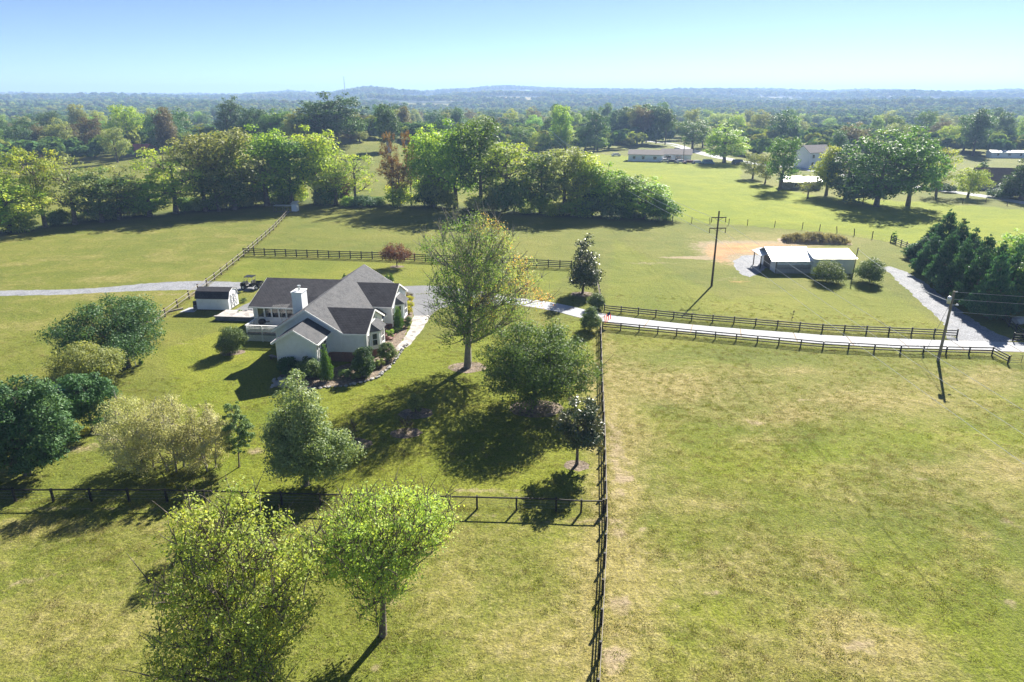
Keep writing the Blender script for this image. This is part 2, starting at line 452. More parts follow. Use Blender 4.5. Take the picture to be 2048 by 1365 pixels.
# ------------------------------------------------------------------ mesh helpers
class MB:
    def __init__(s):
        s.v, s.f, s.mi, s.cur = [], [], [], 0

    def add(s, vs, fs):
        o = len(s.v)
        s.v += [tuple(p) for p in vs]
        s.f += [tuple(i + o for i in f) for f in fs]
        s.mi += [s.cur] * len(fs)
        return s

    def box(s, c, d, rz=0.0, rx=0.0, ry=0.0):
        x, y, z = d[0] / 2, d[1] / 2, d[2] / 2
        m = Matrix.Translation(c) @ Matrix.Rotation(rz, 4, 'Z') @ Matrix.Rotation(ry, 4, 'Y') @ Matrix.Rotation(rx, 4, 'X')
        vs = [m @ Vector((a * x, b * y, e * z)) for e in (-1, 1) for a, b in ((-1, -1), (1, -1), (1, 1), (-1, 1))]
        return s.add(vs, [(3, 2, 1, 0), (4, 5, 6, 7), (0, 1, 5, 4), (1, 2, 6, 5), (2, 3, 7, 6), (3, 0, 4, 7)])

    def lohi(s, a, b):
        return s.box([(a[i] + b[i]) / 2 for i in range(3)], [abs(b[i] - a[i]) for i in range(3)])

    def tube(s, pts, rad, n=6, cap=True):
        pts = [Vector(p) for p in pts]
        if not hasattr(rad, '__len__'):
            rad = [rad] * len(pts)
        vs, fs = [], []
        up = Vector((0, 0, 1))
        for i, p in enumerate(pts):
            t = (pts[min(i + 1, len(pts) - 1)] - pts[max(i - 1, 0)])
            t = t.normalized() if t.length > 1e-9 else up
            a = t.cross(Vector((0.31, 0.95, 0.03)) if abs(t.y) < 0.9 else Vector((1, 0, 0))).normalized()
            b = t.cross(a)
            for k in range(n):
                an = 2 * math.pi * k / n
                vs.append(p + (a * math.cos(an) + b * math.sin(an)) * rad[i])
        for i in range(len(pts) - 1):
            for k in range(n):
                k2 = (k + 1) % n
                fs.append((i * n + k, i * n + k2, (i + 1) * n + k2, (i + 1) * n + k))
        if cap:
            fs.append(tuple(range(n - 1, -1, -1)))
            fs.append(tuple((len(pts) - 1) * n + k for k in range(n)))
        return s.add(vs, fs)

    def prism(s, poly, d):
        """extrude a planar polygon (3-D points) by vector d"""
        n = len(poly)
        d = Vector(d)
        vs = [Vector(p) for p in poly] + [Vector(p) + d for p in poly]
        fs = [tuple(range(n - 1, -1, -1)), tuple(range(n, 2 * n))] + [(i, (i + 1) % n, n + (i + 1) % n, n + i) for i in range(n)]
        return s.add(vs, fs)

    def lathe(s, prof, n=12, c=(0, 0, 0)):
        vs, fs = [], []
        for r, z in prof:
            for k in range(n):
                a = 2 * math.pi * k / n
                vs.append((c[0] + r * math.cos(a), c[1] + r * math.sin(a), c[2] + z))
        for i in range(len(prof) - 1):
            for k in range(n):
                k2 = (k + 1) % n
                fs.append((i * n + k, i * n + k2, (i + 1) * n + k2, (i + 1) * n + k))
        fs.append(tuple(range(n - 1, -1, -1)))
        fs.append(tuple((len(prof) - 1) * n + k for k in range(n)))
        return s.add(vs, fs)

    def mesh(s, name, mats, smooth=False, uv=False):
        me = bpy.data.meshes.new(name)
        me.from_pydata(s.v, [], s.f)
        bm = bmesh.new()
        bm.from_mesh(me)
        bmesh.ops.recalc_face_normals(bm, faces=bm.faces)
        if uv:
            l = bm.loops.layers.uv.new('UVMap')
            for f in bm.faces:
                nz = f.normal
                # along-eave axis horizontal, other axis up the slope
                e = Vector((0, 0, 1)).cross(nz)
                e = e.normalized() if e.length > 1e-4 else Vector((1, 0, 0))
                g = nz.cross(e).normalized()
                for lp in f.loops:
                    lp[l].uv = (lp.vert.co.dot(e), lp.vert.co.dot(g))
        bm.to_mesh(me)
        bm.free()
        mats = mats if isinstance(mats, (list, tuple)) else [mats]
        for m in mats:
            me.materials.append(m)
        if len(mats) > 1:
            me.polygons.foreach_set('material_index', np.array(s.mi, dtype=np.int32))
        if smooth:
            me.shade_smooth()
        return me


def link(name, me, parent=None, loc=None, rz=0.0, scale=None):
    o = bpy.data.objects.new(name, me)
    col.objects.link(o)
    if parent is not None:
        o.parent = parent
    if loc is not None:
        o.location = loc
    if rz:
        o.rotation_euler = (0, 0, rz)
    if scale is not None:
        o.scale = scale
    return o


def build(name, mb, mat, parent=None, smooth=False, uv=False):
    return link(name, mb.mesh(name, mat, smooth, uv), parent)


def tag(o, label=None, cat=None, group=None, kind=None):
    if label:
        o['label'] = label
    if cat:
        o['category'] = cat
    if group:
        o['group'] = group
    if kind:
        o['kind'] = kind
    return o


def thing(name, label, cat, loc=(0, 0, 0), rz=0.0, group=None):
    o = bpy.data.objects.new(name, None)
    col.objects.link(o)
    o.empty_display_size = 0.3
    o.location = loc
    o.rotation_euler = (0, 0, rz)
    return tag(o, label, cat, group)


def kids(o):
    return [c for c in bpy.data.objects if c.parent is o]


# ------------------------------------------------------------------ ground sheet
def axis(lo, hi, dense_lo, dense_hi, step, ratio):
    a = list(np.arange(dense_lo, dense_hi + 1e-6, step))
    s, x = step, dense_hi
    while x < hi:
        s *= ratio
        x += s
        a.append(x)
    s, x = step, dense_lo
    b = []
    while x > lo:
        s *= ratio
        x -= s
        b.append(x)
    return np.array(b[::-1] + a)


gx = axis(-8500, 8500, -75, 75, 0.8, 1.045)
gy = axis(-400, 10500, 22, 135, 0.8, 1.03)
GX, GY = np.meshgrid(gx, gy)
nx, ny = len(gx), len(gy)
co = np.stack([GX, GY, hz(GX, GY)], -1).reshape(-1, 3)
idx = np.arange(nx * ny).reshape(ny, nx)
quads = np.stack([idx[:-1, :-1], idx[:-1, 1:], idx[1:, 1:], idx[1:, :-1]], -1).reshape(-1, 4)


def fastmesh(name, co, polys, mat, k=4, attrs=None, smooth=False):
    me = bpy.data.meshes.new(name)
    me.vertices.add(len(co))
    me.vertices.foreach_set('co', np.ascontiguousarray(co, dtype=np.float32).ravel())
    n = len(polys)
    me.loops.add(n * k)
    me.loops.foreach_set('vertex_index', np.ascontiguousarray(polys, dtype=np.int32).ravel())
    me.polygons.add(n)
    me.polygons.foreach_set('loop_start', np.arange(0, n * k, k, dtype=np.int32))
    me.polygons.foreach_set('loop_total', np.full(n, k, dtype=np.int32))
    if smooth:
        me.polygons.foreach_set('use_smooth', np.ones(n, dtype=bool))
    for nm, (typ, dom, val) in (attrs or {}).items():
        a = me.attributes.new(nm, typ, dom)
        a.data.foreach_set('color' if typ == 'FLOAT_COLOR' else 'value', np.ascontiguousarray(val, dtype=np.float32).ravel())
    if mat:
        me.materials.append(mat)
    me.update(calc_edges=True)
    return me


def inpoly(x, y, poly):
    r = np.zeros(x.shape, bool)
    n = len(poly)
    for i in range(n):
        x0, y0 = poly[i][0], poly[i][1]
        x1, y1 = poly[(i + 1) % n][0], poly[(i + 1) % n][1]
        c = ((y0 > y) != (y1 > y)) & (x < (x1 - x0) * (y - y0) / (y1 - y0 + 1e-12) + x0)
        r ^= c
    return r


def segdist(x, y, pts):
    d = np.full(x.shape, 1e9)
    for a, b in zip(pts[:-1], pts[1:]):
        vx, vy = b[0] - a[0], b[1] - a[1]
        t = np.clip(((x - a[0]) * vx + (y - a[1]) * vy) / (vx * vx + vy * vy + 1e-9), 0, 1)
        d = np.minimum(d, np.hypot(x - a[0] - t * vx, y - a[1] - t * vy))
    return d


gxf, gyf = co[:, 0], co[:, 1]
rr = np.hypot(gxf, gyf)
dry = np.zeros(len(co))
lush = np.zeros(len(co))
dirt = np.zeros(len(co))
clay = np.zeros(len(co))
wood = np.zeros(len(co))


def blob(arr, px, py, rx, ry, amt, rot=0.0):
    """soft patch centred under a picture point, radii in metres"""
    p = gp(px, py)
    dx, dy = gxf - p.x, gyf - p.y
    c, s = math.cos(rot), math.sin(rot)
    q = ((dx * c + dy * s) / rx) ** 2 + ((-dx * s + dy * c) / ry) ** 2
    arr += amt * np.exp(-q)


# fence lines (world, from the ground under them)
FA = [gp(1208, 624), gp(1383, 643), gp(1644, 664), gp(1913, 676)]
FB = [gp(1205, 658), gp(1430, 680), gp(1645, 700), gp(1800, 708), gp(1983, 713), gp(2015, 729)]
FCN = [at(1196, 556, 1.0), at(1205, 606, 1.0)]
FCS = [at(1201, 642, 1.0), at(1204, 749, 1.0), at(1208.5, 846, 1.0), at(1212, 1000, 1.0), at(1212.8, 1034, 1.0), at(1209.8, 1108, 1.0), at(1204, 1221, 1.0), at(1196, 1360, 1.0), at(1190, 1480, 1.0)]
FD = [gp(-110, 1003), gp(32, 1004), gp(335, 1006), gp(642, 1013), gp(876, 1018), gp(1112, 1024), gp(1162, 1027), gp(1206, 1029)]
FE = [gp(488, 512), gp(745, 520), gp(1143, 539)]
FF = [gp(331, 635), gp(379, 599), gp(430, 561), gp(488, 514), gp(547, 462), gp(578, 428)]
FF0 = [gp(120, 800), gp(240, 706), gp(331, 635)]
FG = [gp(1307, 442), gp(1383, 448), gp(1495, 452), gp(1604, 460), gp(1674, 467), gp(1744, 478), gp(1781, 484)]

near = rr < 600
lushp = [gp(1085, 300), gp(1490, 330), gp(1480, 360), gp(1640, 395), gp(1850, 405), gp(2048, 420), gp(2300, 440), gp(2300, 520), gp(1790, 487), gp(1674, 467), gp(1495, 452), gp(1307, 442), gp(1180, 380), gp(1090, 330)]
lush += 0.95 * inpoly(gxf, gyf, [(p.x, p.y) for p in lushp])
lush += 0.35 * inpoly(gxf, gyf, [(p.x, p.y) for p in (gp(500, 640), gp(700, 700), gp(1190, 640), gp(1200, 990), gp(500, 990), gp(380, 900), gp(330, 700))])
lush += 0.22 * inpoly(gxf, gyf, [(p.x, p.y) for p in (gp(1210, 610), gp(1900, 670), gp(1750, 560), gp(1450, 600), gp(1230, 480))])
lush += 0.25 * inpoly(gxf, gyf, [(p.x, p.y) for p in (gp(440, 560), gp(1100, 590), gp(1140, 540), gp(490, 515))])
frontR = [(p.x, p.y) for p in (gp(1215, 680), gp(2010, 735), gp(2500, 760), gp(2500, 1500), gp(1190, 1500))]
frontL = [(p.x, p.y) for p in (gp(-400, 1030), gp(1200, 1040), gp(1185, 1500), gp(-400, 1500))]
dry += 0.24 * inpoly(gxf, gyf, frontR)
dry += 0.25 * inpoly(gxf, gyf, frontL)
leftF = [(p.x, p.y) for p in (gp(-400, 470), gp(560, 440), gp(330, 640), gp(60, 850), gp(-400, 900))]
dry += 0.25 * inpoly(gxf, gyf, leftF)
# worn ground and straw along fences
dry += 0.5 * np.exp(-(segdist(gxf, gyf, FCS) / 2.2) ** 2) * (gxf > 0)
dirt += 0.42 * np.exp(-(segdist(gxf, gyf, [p - Vector((0, 0.9, 0)) for p in FD]) / 0.7) ** 2)
dirt += 0.30 * np.exp(-(segdist(gxf, gyf, [p + Vector((0.9, 0, 0)) for p in FCS]) / 1.0) ** 2)
dirt += 0.5 * np.exp(-(segdist(gxf, gyf, [gp(75, 800), gp(120, 775), gp(200, 715)]) / 1.0) ** 2)
dirt += 0.35 * np.exp(-(segdist(gxf, gyf, FF) / 1.0) ** 2)
for a in [(1300, 760, 9, 4, .55), (1370, 790, 5, 3, .5), (1240, 880, 3.5, 9, .55), (1600, 830, 3, 1.6, .5), (1520, 845, 2.5, 1.4, .5), (1725, 1290, 2.2, 1.8, .8),
          (1740, 800, 9, 4, .5), (2020, 945, 4, 4, .6), (1950, 760, 7, 2.5, .5), (1270, 1200, 2.5, 8, .35), (1450, 1150, 6, 4, .3), (1750, 980, 6, 4, .25), (1600, 1330, 6, 3, .3),
          (400, 1130, 6, 4, .2), (150, 1250, 6, 4, .3), (950, 1150, 4, 4, .35), (1050, 1300, 4, 3, .35), (80, 1060, 6, 2, .2)]:
    blob(dry, *a)
for a in [(1500, 925, 7, 3.5, .4), (1600, 955, 8, 3, .35), (1830, 870, 8, 3.5, .45), (1960, 880, 7, 3, .55), (2020, 800, 5, 3, .5), (1450, 870, 5, 3, .4), (1300, 690, 10, 2.5, .35),
          (1700, 900, 5, 2, .35), (1340, 1290, 2, 1.5, .35), (1985, 1230, 4, 2.5, .3), (600, 1100, 5, 2.5, .3), (1150, 1080, 2.5, 2.5, .3), (250, 1010, 8, 1.5, .3)]:
    a = a[:4] + (a[4] * .6,)
    blob(lush, *a)
for a in [(1295, 527, 7, 1.6, .45), (1400, 517, 6, 1.2, .45), (1340, 515, 4, 1, .35), (1720, 1290, 1.4, 0.8, .55), (1600, 800, 1.8, 1.0, .45), (1510, 843, 1.3, .7, .5), (1690, 790, 1.4, .8, .35),
          (2015, 1045, 1.2, 1.0, .55), (1010, 985, 3, .8, .45), (925, 978, 1.8, .6, .4), (340, 590, 6, 2, .4), (370, 690, 3, .9, .45), (510, 905, 1.2, 1.0, .6), (160, 900, 3, 1.2, .5), (240, 880, 2.5, 1.0, .5),
          (1700, 1345, 2, 1.5, .3), (395, 548, 2.2, .8, .4), (1240, 900, 1.5, 6, .25), (1490, 855, 3, 1, .3)]:
    blob(dirt, *a)
blob(clay, 1480, 502, 6.5, 6.0, .5)
blob(dirt, 1478, 505, 10, 11, .4)
blob(clay, 1440, 520, 2.8, 8, .4)
blob(clay, 1475, 565, 4.0, 2.6, .35)
blob(dirt, 1560, 489, 17, 5.0, .55)
blob(dirt, 1470, 520, 7, 12, .35)
blob(clay, 1560, 491, 16, 3.4, .36)
blob(dirt, 1450, 560, 7, 3.0, .3)
blob(dry, 1560, 478, 24, 9, .55)
br = random.Random(9)
for _ in range(60):
    blob(dirt, br.uniform(1220, 2040), br.uniform(720, 1350), br.uniform(.3, 1.1), br.uniform(.3, .8), br.uniform(.25, .6))
for _ in range(26):
    blob(dirt, br.uniform(0, 1180), br.uniform(1040, 1350), br.uniform(.3, 1.0), br.uniform(.3, .8), br.uniform(.2, .5))
for _ in range(40):
    blob(dry, br.uniform(1220, 2040), br.uniform(700, 1350), br.uniform(.8, 3.5), br.uniform(.6, 2), br.uniform(-.3, .5))
for _ in range(30):
    blob(lush, br.uniform(1220, 2040), br.uniform(700, 1350), br.uniform(1, 4), br.uniform(.8, 2), br.uniform(.1, .4))
for _ in range(30):
    blob(dry, br.uniform(0, 560), br.uniform(470, 700), br.uniform(1, 5), br.uniform(.8, 2.5), br.uniform(-.3, .4))
lush = np.clip(lush, 0, 1)
# woodland floor far out and under the hedgerow
HEDGE = [gp(-330, 520), gp(-150, 492), gp(0, 468), gp(100, 452), gp(200, 440), gp(420, 420), gp(600, 404), gp(700, 412), gp(880, 415), gp(1080, 428), gp(1310, 440)]
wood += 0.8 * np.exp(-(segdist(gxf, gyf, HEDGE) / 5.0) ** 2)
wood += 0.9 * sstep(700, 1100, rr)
FIELDS = []
fr = random.Random(4)
extra = [(fr.uniform(0, 2048), fr.uniform(191, 214), fr.uniform(55, 150), fr.uniform(70, 190)) for _ in range(26)]
for px, py, rx, ry in extra + [(1000, 188, 190, 210), (905, 191, 150, 180), (2010, 199, 200, 200), (1945, 193, 120, 150), (1180, 221, 70, 60), (850, 199, 90, 120)]:
    p = gp(px, py)
    FIELDS.append((p.x, p.y, rx, ry))
    q = ((gxf - p.x) / rx) ** 2 + ((gyf - p.y) / ry) ** 2
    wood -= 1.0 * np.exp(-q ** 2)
    dry += 0.8 * np.exp(-q ** 2) * (rr > 700)
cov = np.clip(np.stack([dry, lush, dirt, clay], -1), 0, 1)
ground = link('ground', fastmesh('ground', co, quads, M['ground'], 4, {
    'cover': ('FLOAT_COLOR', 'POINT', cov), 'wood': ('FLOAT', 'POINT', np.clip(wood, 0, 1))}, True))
tag(ground, 'rolling grassland of mown and straw coloured pasture', kind='structure')


# ------------------------------------------------------------------ roads, gravel, paving
def sheet(name, poly, mat, z=0.004, label=None, ragged=0.0, seed=0, sub=0.8):
    """a flat sheet over the ground; the outline is resampled and roughened"""
    r_ = random.Random(seed)
    out = []
    n = len(poly)
    for i in range(n):
        a, b = Vector(poly[i][:2]), Vector(poly[(i + 1) % n][:2])
        k = max(1, int((b - a).length / sub))
        nrm = Vector((-(b - a).y, (b - a).x)).normalized()
        for j in range(k):
            q = a.lerp(b, j / k)
            q = q + nrm * r_.uniform(-ragged, ragged)
            out.append((q.x, q.y, hzf(q.x, q.y) + z))
    mb = MB().add(out, [tuple(range(len(out)))])
    o = build(name, mb, mat)
    if o.data.polygons and o.data.polygons[0].normal.z < 0:
        o.data.flip_normals()
    return tag(o, label, kind='structure')


def strip(pts, w):
    """both edges of a band along pts"""
    L, Rr = [], []
    for i, p in enumerate(pts):
        t = (pts[min(i + 1, len(pts) - 1)] - pts[max(i - 1, 0)])
        t.z = 0
        t.normalize()
        n = Vector((-t.y, t.x, 0))
        ww = w[i] if hasattr(w, '__len__') else w
        L.append(p + n * ww / 2)
        Rr.append(p - n * ww / 2)
    return L, Rr


def smoothline(pts, step=1.5):
    """Catmull-Rom through pts"""
    P = [pts[0] * 2 - pts[1]] + list(pts) + [pts[-1] * 2 - pts[-2]]
    out = []
    for i in range(1, len(P) - 2):
        n = max(2, int((P[i + 1] - P[i]).length / step))
        for j in range(n):
            t = j / n
            out.append(0.5 * ((2 * P[i]) + (P[i + 1] - P[i - 1]) * t + (2 * P[i - 1] - 5 * P[i] + 4 * P[i + 1] - P[i + 2]) * t * t + (3 * P[i] - P[i - 1] - 3 * P[i + 1] + P[i + 2]) * t ** 3))
    out.append(pts[-1])
    return out


drive_c = smoothline([gp(980, 599), gp(1060, 607), gp(1120, 617), gp(1205, 637), gp(1383, 659), gp(1650, 680), gp(1850, 690), gp(2048, 695), gp(2260, 701)], 1.2)
L, Rr = strip(drive_c, 3.5)
driveway = sheet('driveway', L + Rr[::-1], M['soil'], 0.004, 'pale concrete driveway between two board fences', 0.05, 2)
# concrete slabs cast one after another along it
acc, start = 0.0, 0
cuts = [0]
for i in range(1, len(drive_c)):
    acc += (drive_c[i] - drive_c[i - 1]).length
    if acc > 5.4:
        cuts.append(i)
        acc = 0
cuts.append(len(drive_c) - 1)
for a, b in zip(cuts[:-1], cuts[1:]):
    if b - a < 1:
        continue
    seg = [p.copy() for p in drive_c[a:b + 1]]
    seg[0] = seg[0].lerp(seg[1], 0.05)
    seg[-1] = seg[-1].lerp(seg[-2], 0.05)
    l2, r2 = strip(seg, 3.3)
    poly = [(q.x, q.y, 0.006) for q in l2 + r2[::-1]]
    build('slab', MB().prism(poly, (0, 0, 0.03)), M['concrete'], driveway)
apron = sheet('parking_apron', [gp(800, 574), gp(845, 572), gp(900, 574), gp(960, 583), gp(1012, 592), gp(1000, 612), gp(930, 612), gp(880, 618), gp(862, 632), gp(828, 634), gp(822, 612), gp(828, 596), gp(812, 585)], M['asphalt'], 0.008, 'grey paved parking apron beside the house')
walk = sheet('garden_walk', [gp(828, 633), gp(860, 631), gp(852, 650), gp(838, 668), gp(822, 690), gp(800, 705), gp(790, 700), gp(806, 682), gp(818, 660)], M['flagstone'], 0.012, 'stone garden walk running from the apron to the porch', 0.1, 5)
gl_c = smoothline([gp(-300, 603), gp(-100, 594), gp(0, 588), gp(150, 584), gp(290, 575), gp(370, 572), gp(430, 572), gp(480, 573), gp(515, 577)], 1.5)
L, Rr = strip(gl_c, [3.0] * (len(gl_c) - 14) + [3.4, 3.8, 4.2, 4.6, 5, 5.2, 5.2, 5.2, 5.2, 5, 4.6, 4.4, 4.2, 4.0])
track = sheet('gravel_track', L + Rr[::-1], M['gravel'], 0.004, 'pale gravel track crossing the pasture to the garden shed', 0.16, 3, 0.5)
pad = sheet('gravel_pad', [gp(1466, 533), gp(1468, 522), gp(1484, 513), gp(1510, 511), gp(1535, 515), gp(1540, 530), gp(1523, 545), gp(1500, 556), gp(1482, 550)], M['gravel'], 0.006, 'gravel pad in front of the barn door', 0.2, 4, 0.5)
gd_c = smoothline([gp(1765, 536), gp(1795, 545), gp(1835, 575), gp(1880, 615), gp(1925, 650), gp(1962, 680), gp(1985, 690)], 1.2)
L, Rr = strip(gd_c, [3.2] * 6 + [4.0] * (len(gd_c) - 16) + [4.4] * 4 + [5.2, 6.0, 7.0, 8.0, 9.0, 10.0])
gdrive = sheet('gravel_drive', L + Rr[::-1], M['gravel'], 0.003, 'gravel drive curving from the barn to the driveway', 0.2, 6, 0.5)
road_c = smoothline([gp(1690, 352), gp(1780, 366), gp(1850, 378), gp(1900, 384), gp(1980, 395), gp(2060, 409), gp(2180, 428)], 4)
L, Rr = strip(road_c, 5.0)
tag(sheet('lane', L + Rr[::-1], M['concrete'], 0.02, 'narrow pale lane passing the brick house'), kind='structure')
road2 = smoothline([gp(1190, 272), gp(1230, 278), gp(1330, 287), gp(1395, 305), gp(1440, 316), gp(1520, 330), gp(1600, 338), gp(1690, 352)], 6)
L, Rr = strip(road2, 6.5)
sheet('country_road', L + Rr[::-1], M['concrete'], 0.05, 'country road behind the white farmhouse', 0, 0, 6)
#PART2
# ------------------------------------------------------------------ farmhouse
HOUSE = thing('farmhouse', 'white single storey farmhouse with grey shingle roofs and brick base', 'house', (-22, 71, 0), R(-6))


def uvw(u, v, z=0.0):
    return HOUSE.matrix_basis @ Vector((u, v, z))


def house_part(name, mb, mat, parent=None, uv=False, smooth=False):
    return build(name, mb, mat, parent or HOUSE, smooth, uv)


def roofslab(name, polys, mat, th=0.16, parent=None):
    mb = MB()
    for p in polys:
        p = [Vector(q) for q in p]
        n = (p[1] - p[0]).cross(p[2] - p[0]).normalized()
        if n.z < 0:
            n = -n
        mb.prism(p, -n * th)
    return house_part(name, mb, mat, parent, uv=True)


RS = 0.63
RZ, RU = 6.05, -0.45


def mz(u):
    return RZ - RS * abs(u - RU)


# brick base (one step proud of the siding above) and siding bodies
fb = MB()
fb.lohi((-4.13, -0.03, 0), (3.33, 20.3, 1.1)).lohi((-2.48, -3.73, 0), (1.83, 0.2, 1.05)).lohi((2.0, 0.0, 0), (6.08, 6.33, 1.12)).lohi((2.0, 10.3, 0), (6.03, 17.5, 1.13))
fb.lohi((-10.83, 8.47, 0), (-3.5, 19.63, 0.95))
house_part('foundation', fb, M['brick'], uv=True)


def gable_body(mb, a0, a1, b0, b1, z0, ze, zr, along):
    """pentagon body; 'along' = axis of the ridge"""
    m = (a0 + a1) / 2
    prof = [(a0, z0), (a1, z0), (a1, ze), (m, zr), (a0, ze)]
    if along == 'v':
        mb.prism([(a, b0, z) for a, z in prof], (0, b1 - b0, 0))
    else:
        mb.prism([(b0, a, z) for a, z in prof], (b1 - b0, 0, 0))
    return mb


wb = MB()
gable_body(wb, -4.1, 3.2, 0.0, 20.25, 1.1, 3.58, 5.85, 'v')
gable_body(wb, -2.45, 1.75, -3.7, 0.1, 1.05, 3.55, 4.82, 'v')
gable_body(wb, 0.03, 6.2, 1.0, 6.05, 1.12, 3.6, 5.12, 'u')
gable_body(wb, 10.3, 17.5, 1.0, 6.0, 1.13, 3.55, 5.16, 'u')
gable_body(wb, 8.5, 19.6, -10.8, -3.0, 0.95, 3.45, 5.42, 'u')
house_part('wall', wb, M['siding'])

# roofs
main = roofslab('roof', [
    [(RU, -0.38, RZ), (RU, 20.7, RZ), (-4.5, 20.7, mz(-4.5)), (-4.5, -0.38, mz(-4.5))],
    [(RU, -0.38, RZ), (3.62, -0.38, mz(3.62)), (3.62, 6.2, mz(3.62)), (5.4, 6.2, mz(5.4)), (5.4, 10.6, mz(5.4)), (3.62, 10.6, mz(3.62)), (3.62, 20.7, mz(3.62)), (RU, 20.7, RZ)]],
    M['shingle'])
tag(main, 'grey shingle main roof in the sunlit tone')
c1 = roofslab('cross_gable_roof', [
    [(0.74, 3.1, 5.3), (6.25, 3.1, 5.3), (6.25, -0.42, 3.5), (3.6, -0.42, 3.5)],
    [(0.74, 3.1, 5.3), (3.6, 6.62, 3.5), (6.25, 6.62, 3.5), (6.25, 3.1, 5.3)]], M['shingledark'])
c2 = roofslab('cross_gable_roof', [
    [(0.66, 13.9, 5.35), (6.2, 13.9, 5.35), (6.2, 9.95, 3.4), (3.75, 9.95, 3.4)],
    [(0.66, 13.9, 5.35), (3.75, 17.85, 3.4), (6.2, 17.85, 3.4), (6.2, 13.9, 5.35)]], M['shingledark'])
c3 = roofslab('front_gable_roof', [
    [(-0.35, -4.1, 5.0), (-0.35, 0.0, 5.0), (-2.85, 0.0, 3.47), (-2.85, -4.1, 3.47)],
    [(-0.35, -4.1, 5.0), (2.15, -4.1, 3.47), (2.15, 0.0, 3.47), (-0.35, 0.0, 5.0)]], M['shingle'])
c4 = roofslab('wing_roof', [
    [(-11.3, 14.0, 5.6), (-1.2, 14.0, 5.6), (-4.2, 8.1, 3.5), (-11.3, 8.1, 3.5)],
    [(-11.3, 14.0, 5.6), (-11.3, 20.0, 3.5), (-4.2, 20.0, 3.5), (-1.2, 14.0, 5.6)]], M['shingledark'])
tag(c4, 'grey shingle roof of the rear wing, coloured darker for shade')
roofslab('saddle_roof', [[(-3.9, 8.3, 4.9), (-1.9, 8.3, 4.9), (-1.9, 6.4, 4.0), (-4.3, 6.4, 4.0)]], M['shingledark'], 0.1)

# white edge boards under the eaves and rakes
def edge(a, b, w=0.05, h=0.2):
    a, b = Vector(a), Vector(b)
    d = (b - a)
    L_ = d.length
    rz = math.atan2(d.y, d.x)
    ry = -math.atan2(d.z, math.hypot(d.x, d.y))
    house_part('trim', MB().box((a + b) / 2, (L_, w, h), rz, 0, ry), M['white'])


edge((RU, -0.42, RZ - 0.14), (-4.5, -0.42, mz(-4.5) - 0.14))
edge((RU, -0.42, RZ - 0.14), (3.62, -0.42, mz(3.62) - 0.14))
edge((-4.54, -0.38, mz(-4.5) - 0.16), (-4.54, 8.0, mz(-4.5) - 0.16), 0.1, 0.14)
edge((5.45, 6.3, mz(5.4) - 0.14), (5.45, 10.5, mz(5.4) - 0.14), 0.1, 0.16)
edge((RU, 20.74, RZ - 0.14), (3.62, 20.74, mz(3.62) - 0.14))
edge((3.5, -0.47, 3.37), (6.25, -0.47, 3.37), 0.1, 0.14)
for vm, zr, ve, ze, uo in ((3.1, 5.3, -0.42, 3.5, 6.29), (3.1, 5.3, 6.62, 3.5, 6.29), (13.9, 5.35, 9.95, 3.4, 6.24), (13.9, 5.35, 17.85, 3.4, 6.24)):
    edge((uo, vm, zr - 0.14), (uo, ve, ze - 0.14))
edge((3.75, 9.9, 3.28), (6.2, 9.9, 3.28), 0.1, 0.14)
edge((-0.35, -4.14, 4.86), (-2.85, -4.14, 3.33))
edge((-0.35, -4.14, 4.86), (2.15, -4.14, 3.33))
edge((2.2, -4.1, 3.36), (2.2, 0.0, 3.36), 0.1, 0.14)
edge((-2.9, -4.1, 3.36), (-2.9, 0.0, 3.36), 0.1, 0.14)
edge((-11.3, 8.05, 3.38), (-4.4, 8.05, 3.38), 0.1, 0.15)
edge((-11.34, 14, 5.46), (-11.34, 8.1, 3.36))
edge((-11.34, 14, 5.46), (-11.34, 20, 3.36))
for u, v, z0, z1 in ((-2.47, -3.72, 1.05, 3.45), (1.77, -3.72, 1.05, 3.45), (6.07, 0.01, 1.12, 3.5), (6.02, 10.28, 1.13, 3.4), (-10.82, 8.48, 0.95, 3.4), (-4.12, -0.02, 1.1, 3.5)):
    house_part('corner_trim', MB().box((u, v, (z0 + z1) / 2), (0.13, 0.13, z1 - z0)), M['white'])
for u, v, z0, z1 in ((5.9, -0.12, 0.3, 3.4), (1.95, -3.4, 0.2, 3.4), (6.2, 10.1, 0.3, 3.3)):
    house_part('downspout', MB().box((u, v, (z0 + z1) / 2), (0.09, 0.09, z1 - z0)), M['white'])


def window(c, w, h, ang, sash=True, parent=None):
    """c = centre on the wall face, ang = outward direction"""
    e = Vector((-math.sin(ang), math.cos(ang), 0))
    n = Vector((math.cos(ang), math.sin(ang), 0))
    c = Vector(c)
    f = MB()
    t = 0.09
    for s in (-1, 1):
        f.box(c + e * s * (w / 2 + t / 2) + n * 0.03, (0.08, t, h + 2 * t), ang)
        f.box(c + Vector((0, 0, s * (h / 2 + t / 2))) + n * 0.031, (0.08, w, t), ang)
    if sash:
        f.box(c + n * 0.03, (0.05, w, 0.06), ang)
    o = house_part('window', f, M['white'], parent)
    build('pane', MB().box(c + n * 0.012, (0.02, w, h), ang), M['glass'], o)
    return o


# front wing side windows, sunroom windows, door
for v in (-3.0, -2.05, -1.1):
    window((1.75, v, 2.45), 0.75, 1.5, 0)
for i in range(6):
    window((-10.3 + i * 0.93 + 0.35, 8.5, 2.62), 0.76, 1.12, -math.pi / 2, i == 5)
for i in range(3):
    window((-10.8, 9.4 + i * 1.4, 2.6), 1.0, 1.1, math.pi)
dr = house_part('door', MB().box((-4.75, 8.46, 2.05), (0.95, 0.08, 2.05)), M['white'])
build('pane', MB().box((-4.75, 8.41, 2.5), (0.6, 0.03, 0.9)), M['glass'], dr)

